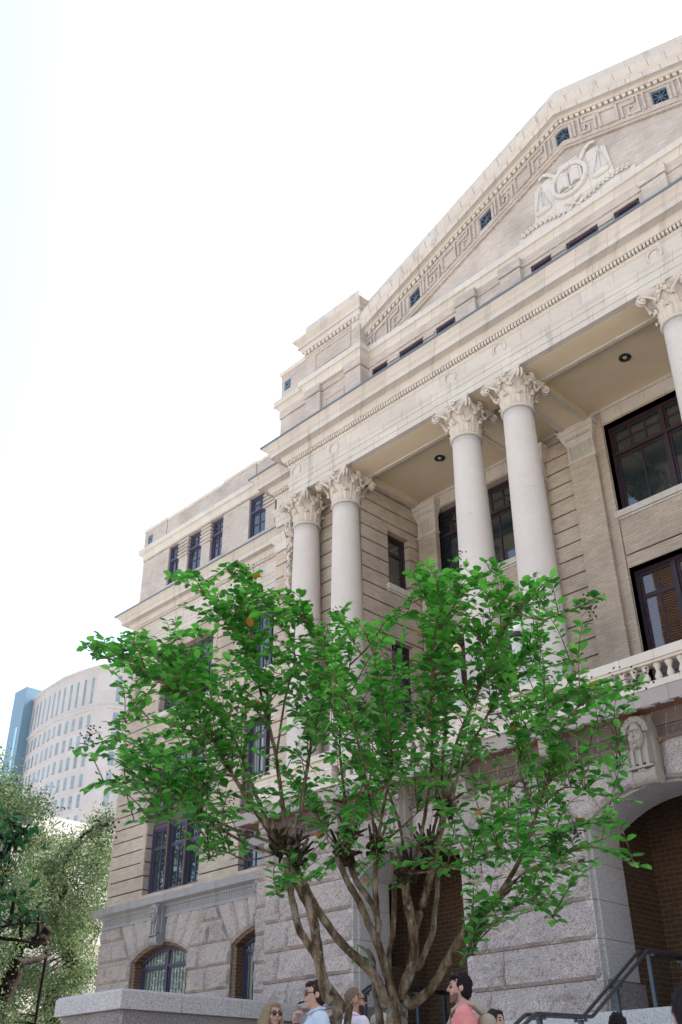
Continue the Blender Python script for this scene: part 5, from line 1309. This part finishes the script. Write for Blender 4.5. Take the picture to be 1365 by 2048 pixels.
def person(label, loc, fwd, H_=1.75, skin='skin', top='white_cotton', legs='khaki', hair=None, hairc='hair_brown', head_turn=0, beard=None, glasses=False, sleeve='short', poseR=None, poseL=None, group=None, vox=.010, build=1.0, brows=True, female=False, vneck=False):
    k = H_/1.75; yaw = math.atan2(-fwd[0], fwd[1]); base = Vector(loc)
    Rz = Matrix.Rotation(yaw, 3, 'Z'); Hz = Matrix.Rotation(yaw+head_turn, 3, 'Z'); NK = Vector((0, .0, 1.50))
    B = lambda p: base*0+Rz @ (Vector(p)*k)
    hc = Vector((0, .02, 1.625))
    HD = lambda p: Rz @ (NK*k)+Hz @ ((Vector(p)+hc-NK)*k)
    root = thing('person', label, 'person', base, group)
    sw = (.175 if female else .20)*build; hw = .105
    # body: one continuous surface, head included
    b = MB()
    def C(a, c, ra, rb, f=B): cap(b, f(a), f(c), ra*k, rb*k)
    C((0, 0, .98), (0, .0, 1.14), .135*build, .125*build); C((-.06, 0, .95), (.06, 0, .95), .12*build, .12*build); C((-.07, .0, 1.32), (.07, .0, 1.32), .118*build, .118*build); C((0, 0, 1.14), (0, 0, 1.3), .125*build, .12*build)
    C((-sw+.03, -.005, 1.415), (sw-.03, -.005, 1.415), .062, .062); C((0, -.012, 1.42), (0, .008, 1.53), .062, .055)
    for s in (-1, 1):
        C((s*hw, 0, .92), (s*.10, .01, .50), .088*build, .058); C((s*.10, .005, .50), (s*.10, -.02, .28), .056, .054); C((s*.10, -.02, .28), (s*.10, -.02, .08), .052, .036); C((s*.10, -.04, .045), (s*.115, .15, .03), .04, .034)
    A = {}
    for s, pose in ((1, poseR), (-1, poseL)):
        el, wr, hd, pn = pose or ((s*(sw+.045), -.02, 1.12), (s*(sw+.05), .06, .88), (0, .1, -1), (-s, 0, 0))
        sh_ = (s*sw, -.005, 1.41); C(sh_, el, .052*build, .041); C(el, wr, .040, .027); hand(b, B(wr), Rz @ Vector(hd), Rz @ Vector(pn), -s); A[s] = (sh_, el, wr)
    # head
    for p, r_, sc3 in (((0, -.012, .025), .088, (.86, 1.06, 1.05)), ((0, .018, -.035), .066, (.90, 1.05, 1.15)), ((0, .052, -.085), .032, (1.05, .9, .8))):
        q = MB(); q.ball((0, 0, 0), r_, 18, 12, sc3); b.add([HD(Vector(v)+Vector(p)) for v in q.v], q.f)
    cap(b, HD((0, .082, .028)), HD((0, .104, -.012)), .010*k, .0145*k, 8); cap(b, HD((-.026, .074, .042)), HD((.026, .074, .042)), .014*k, .014*k, 8)
    cap(b, HD((-.016, .078, -.050)), HD((.016, .078, -.050)), .010*k, .010*k, 8)
    for s in (-1, 1):
        q = MB(); q.ball((0, 0, 0), .030, 10, 8, (.32, .75, 1.1)); b.add([HD(Vector(v)+Vector((s*.079, -.012, .0))) for v in q.v], q.f); cap(b, HD((s*.045, .06, -.02)), HD((s*.04, .062, -.035)), .022*k, .02*k, 8)
    bo_ = from_mesh(remeshed(b, vox), 'body', skin, root, base)
    def part_of(mb, name, mat, v=None, n=1):
        if v: return from_mesh(remeshed(mb, v, n), name, mat, root, base)
        return mb.build(name, mat, root, base, True)
    if not glasses:
        e_ = MB()
        for s in (-1, 1): e_.ball(HD((s*.031, .081, .012)), .0105*k, 10, 6)
        part_of(e_, 'eyes', 'eye')
    l_ = MB(); cap(l_, HD((-.019, .0835, -.051)), HD((.019, .0835, -.051)), .0062*k, .0062*k, 8); part_of(l_, 'lips', 'lips')
    if brows:
        w2 = MB()
        for s in (-1, 1): cap(w2, HD((s*.015, .089, .040)), HD((s*.045, .076, .038)), .0045*k, .004*k, 6)
        part_of(w2, 'eyebrows', hairc)
    if glasses:
        e_ = MB()
        for s in (-1, 1):
            q = MB(); q.ball((0, 0, 0), .026, 14, 8, (1, .22, .88)); e_.add([HD(Vector(v)+Vector((s*.033, .094, .010))) for v in q.v], q.f)
            e_.tube([HD((s*.058, .085, .018)), HD((s*.078, .03, .018)), HD((s*.080, -.015, .012))], .0035*k, 6)
        e_.tube([HD((-.014, .102, .016)), HD((.014, .102, .016))], .0035*k, 6); part_of(e_, 'sunglasses', 'shades')
    if hair:
        h_ = MB()
        def blob(p, r_, sc3=(1, 1, 1)):
            q = MB(); q.ball((0, 0, 0), r_, 14, 10, sc3); h_.add([HD(Vector(v)+Vector(p)) for v in q.v], q.f)
        if hair == 'cut': blob((0, -.020, .032), .0885, (.875, 1.04, 1.03))
        else:
            blob((0, -.030, .040), .091, (.92, 1.0, 1.03)); blob((0, -.045, -.01), .080, (.98, .85, 1.1)); blob((0, .035, .092), .052, (1.15, .9, .55))
            for s in (-1, 1): blob((s*.068, -.002, .03), .032, (.6, .9, 1.5))
        if hair == 'quiff':
            for i in range(7): blob((-.045+.015*i, .058, .088+.004*(i % 2)), .024, (1, 1.0, .75))
        if hair == 'long':
            for s in (-1, 1):
                for i in range(4): cap(h_, HD((s*(.045+.012*i), .035-.03*i, .085-.01*i)), HD((s*(.085+.006*i), .03-.035*i, -.06)), .026*k, .028*k, 8); cap(h_, HD((s*(.085+.006*i), .03-.035*i, -.06)), HD((s*(.095+.01*i), .045-.04*i, -.20-.02*i)), .028*k, .022*k, 8)
            cap(h_, HD((0, -.09, .0)), HD((0, -.10, -.19)), .06*k, .06*k, 10)
        if hair == 'curly':
            for i in range(90):
                a, c = rnd.random()*6.283, rnd.random()*.95; p = Vector((math.cos(a)*math.sqrt(1-c*c)*.095, -.02+math.sin(a)*math.sqrt(1-c*c)*.10-.01, .03+c*.098))
                if p.y < .075 or p.z > .07: blob(p, .021)
        me = remeshed(h_, .007 if hair != 'curly' else .006, 1)
        for v in me.vertices: v.co += v.normal*(.007*pnoise(Vector((v.co.x*70, v.co.y*70, v.co.z*22)))+.004*pnoise(Vector(v.co)*30))
        from_mesh(me, 'hair', hairc, root, base)
    if beard:
        q = MB()
        for i in range(13):
            a = -1.25+2.5*i/12; cap(q, HD((math.sin(a)*.068, .018+math.cos(a)*.052, -.045-.022*math.cos(a))), HD((math.sin(a)*.055, .025+math.cos(a)*.050, -.082-.022*math.cos(a))), .018*k, .016*k, 8)
        cap(q, HD((-.022, .081, -.036)), HD((.022, .081, -.036)), .006*k, .006*k, 6); me = remeshed(q, .006, 1); from_mesh(me, 'beard', beard, root, base)
    # shirt
    t = MB(); ex_ = .016
    def T(a, c, ra, rb): cap(t, B(a), B(c), (ra+ex_)*k, (rb+ex_)*k)
    T((0, 0, 1.02), (0, 0, 1.16), .142*build, .133*build); T((-.06, 0, 1.0), (.06, 0, 1.0), .122*build, .122*build); T((-.07, .0, 1.315), (.07, .0, 1.315), .117*build, .117*build); T((0, 0, 1.16), (0, 0, 1.3), .132*build, .125*build); T((-sw+.03, -.005, 1.41), (sw-.03, -.005, 1.41), .058, .058)
    if not vneck: cap(t, B((0, -.014, 1.44)), B((0, -.004, 1.492)), .072*k, .066*k)
    for s in (-1, 1):
        sh_, el, wr = A[s]; e = Vector(sh_).lerp(Vector(el), .72 if sleeve == 'short' else 1.0); T(sh_, e, .053*build, .050 if sleeve == 'short' else .044)
        if sleeve == 'rolled': e2 = Vector(el).lerp(Vector(wr), .35); T(el, e2, .044, .042)
    me = remeshed(t, .010, 3)
    for v in me.vertices: v.co += v.normal*(.010*pnoise(Vector((v.co.x*14, v.co.y*14, v.co.z*9)))+.006*pnoise(Vector((v.co.x*18, v.co.y*18, v.co.z*34))))
    so_ = from_mesh(me, 'shirt', top, root, base)
    if not vneck and not female:
        cl = MB()
        for s in (-1, 1): cl.tube([B((s*.004, .078, 1.465)), B((s*.05, .058, 1.485)), B((s*.075, .0, 1.505)), B((s*.05, -.062, 1.515)), B((0, -.078, 1.518))], (.011*k), 8)
        c_o = cl.build('collar', top, so_, base, True)
    p_ = MB()
    for s in (-1, 1): cap(p_, B((s*hw, 0, .92)), B((s*.10, .01, .50)), .103*k*build, .078*k); cap(p_, B((s*.10, .01, .50)), B((s*.10, -.02, .09)), .078*k, .062*k)
    cap(p_, B((-.05, 0, .95)), B((.05, 0, .95)), .133*k*build, .133*k*build); part_of(p_, 'trousers', legs, .014, 2)
    for s in (-1, 1):
        f_ = MB(); cap(f_, B((s*.10, -.05, .052)), B((s*.115, .15, .045)), .05*k, .044*k); cap(f_, B((s*.10, -.03, .09)), B((s*.10, -.03, .06)), .05*k, .05*k); part_of(f_, 'shoe', 'shoe_leather', .012, 1)
    return root, B, HD, base
hv, rvx = _h, _r
def standing(x, y, ht):                              # where a head top of that height stands on the ground
    d = at(x, y, 1)-Vector((0, 0, CAMZ)); t_ = (ht-CAMZ)/d.z; q = d*t_; return Vector((q.x, q.y, 0))
G_ = 'people standing in front of the steps'
pL = standing(545, 2004, 1.66); f = -hv*.85+rvx*.55
person('woman with long blonde hair, sunglasses and a navy flowered top, before the terrace wall', pL, f, 1.66, 'skin', 'floral', 'navy_cotton', 'long', 'hair_blond', 0.0, None, True, 'short', None, ((-.25, .10, 1.13), (-.29, .30, 1.26), (-.1, .4, .9), (.6, .6, 0)), G_, .009, .98, True, True, True)
pB = standing(634, 1961, 1.78); f = -rvx*.95-hv*.2
root, B, HD, base = person('man in a light blue shirt and sunglasses holding a cigar to his mouth', pB, f, 1.78, 'skin', 'light_blue_cotton', 'khaki', 'quiff', 'hair_brown', 0, None, True, 'short', ((.27, .12, 1.17), (.10, .18, 1.405), (-.35, -.05, .9), (-.7, -.6, -.1)), None, G_, .007, 1.05)
cg_ = MB(); a = HD((.010, .092, -.052)); c = HD((.02, .15, -.068)); cg_.tube([a+(c-a)*i/4 for i in range(5)], [.008, .0085, .009, .009, .0085], 10); tag(cg_.build('cigar', 'hair_brown', None, (0, 0, 0), True), 'brown cigar held to the mouth of the man in the light blue shirt', 'cigar')
bpy.data.objects['cigar'].location = base
wt = MB(); q0 = B((.107, .176, 1.39)); wt.tube([q0+Rot for Rot in [Vector((.034*math.cos(i*.5236), .034*math.sin(i*.5236), 0)) for i in range(13)]], .008, 6, False); wt.build('wristwatch', 'shades', root, base, True)
pD = standing(707, 1974, 1.78); f = rvx*.93+hv*.36
person('bald bearded man in a pale pink shirt and sunglasses beside the tree trunk', pD, f, 1.78, 'skin2', 'pale_pink_cotton', 'navy_cotton', 'cut', 'hair_cut', -.12, 'beard', True, 'rolled', None, None, G_, .009, 1.12)
pC = standing(762, 2028, 1.55); f = rvx*.9+hv*.5
person('person with short curly grey blonde hair just left of the main tree trunk', pC, f, 1.55, 'skin', 'white_cotton', 'grey_cotton', 'curly', 'hair_grey', 0, None, True, 'short', None, None, G_, .009, .9, True, True)
pP = standing(922, 1947, 1.80); f = -rvx*1.0+hv*.12
root, B, HD, base = person('dark haired bearded man in a coral polo shirt wearing a tan backpack', pP, f, 1.80, 'skin', 'coral_cotton', 'khaki', 'quiff', 'hair_black', 0.05, 'hair_cut', False, 'short', None, None, G_, .008, 1.08)
sgm = MB()
for s in (-1, 1):
    q = MB(); q.ball((0, 0, 0), .025, 12, 8, (1, .3, .8)); sgm.add([HD(Vector(v)+Vector((s*.033, .055, .122))) for v in q.v], q.f); sgm.tube([HD((s*.058, .05, .118)), HD((s*.082, -.03, .075))], .003, 6)
sgm.build('sunglasses', 'shades', root, base, True)
bp_ = thing('backpack', 'tan canvas backpack with a white mesh pocket on the back of the man in coral', 'backpack', base+B((0, -.2, 1.2)))
def bag(name, mat, parts, parent, vox=.010):
    q = MB()
    for a, c, ra, rb in parts: cap(q, B(a), B(c), ra, rb)
    me = remeshed(q, vox, 2)
    for v in me.vertices: v.co += v.normal*.006*pnoise(Vector(v.co)*14)
    return from_mesh(me, name, mat, parent, base)
bo_ = bag('bag', 'tan_canvas', [((-.09, -.20, 1.34), (.09, -.20, 1.34), .075, .075), ((-.10, -.235, 1.12), (.10, -.235, 1.12), .105, .105), ((-.10, -.23, .98), (.10, -.23, .98), .10, .10), ((0, -.20, 1.34), (0, -.235, 1.1), .09, .11)], bp_)
bag('pocket', 'white_mesh', [((-.06, -.335, 1.19), (.06, -.335, 1.19), .03, .03), ((-.06, -.345, 1.05), (.06, -.345, 1.05), .04, .04)], bp_)
for s in (-1, 1):
    q = MB(); q.tube([B(p) for p in ((s*.10, -.19, 1.40), (s*.115, -.10, 1.485), (s*.12, .0, 1.492), (s*.125, .09, 1.44), (s*.135, .135, 1.33), (s*.15, .10, 1.2), (s*.155, -.02, 1.1), (s*.13, -.15, 1.02))], .021, 8); q.build('strap', 'tan_canvas', bp_, base, True)
q = MB(); q.tube([B((.04*math.cos(i*.35), -.19, 1.42+.05*math.sin(i*.35))) for i in range(10)], .011, 8); q.build('handle', 'tan_canvas', bp_, base, True)
pE = standing(988, 2019, 1.6); person('brown haired person mostly hidden behind the tan backpack', pE, rvx*.7-hv*.7, 1.6, 'skin', 'print_cloth', 'grey_cotton', 'long', 'hair_brown', 0, None, False, 'short', None, None, G_, .010, .95, True, True)
pF = standing(1233, 2026, 1.22); person('person with dark hair of whom only the crown shows under the right handrail', pF, rvx*.3+hv*.9, 1.22, 'skin2', 'dark_cotton', 'dark_cotton', 'full', 'hair_black', .4, None, False, 'short', None, None, G_, .010, 1.0)
d = at(1373, 1975, 1)-Vector((0, 0, CAMZ)); q = d*2.6; pG = Vector((q.x, q.y, 0)); hG = CAMZ+q.z
person('dark blurred figure close to the camera at the right edge of the picture', pG, hv, hG, 'skin2', 'dark_cotton', 'dark_cotton', 'full', 'hair_black', 0, None, False, 'short', None, None, None, .012, 1.0)
# water bottle held up by the woman
bp = at(613, 2049, (pL-Vector((0, 0, CAMZ))).length-.15)
wb = thing('water_bottle', 'clear plastic water bottle with a white cap, held up beside the blonde woman', 'bottle', bp-Vector((0, 0, .2)))
q = MB(); q.lathe([(.031, -.2), (.033, -.19), (.033, -.05), (.030, -.03), (.014, .0), (.013, .006)], bp.x, bp.y, 16); q.v = [(x, y, z+bp.z) for x, y, z in q.v]; q.build('bottle', 'plastic', wb, (0, 0, 0), True)
q = MB(); q.lathe([(.016, .004), (.016, .022), (.014, .024)], bp.x, bp.y, 14); q.v = [(x, y, z+bp.z) for x, y, z in q.v]; q.build('cap', 'white_mesh', wb)
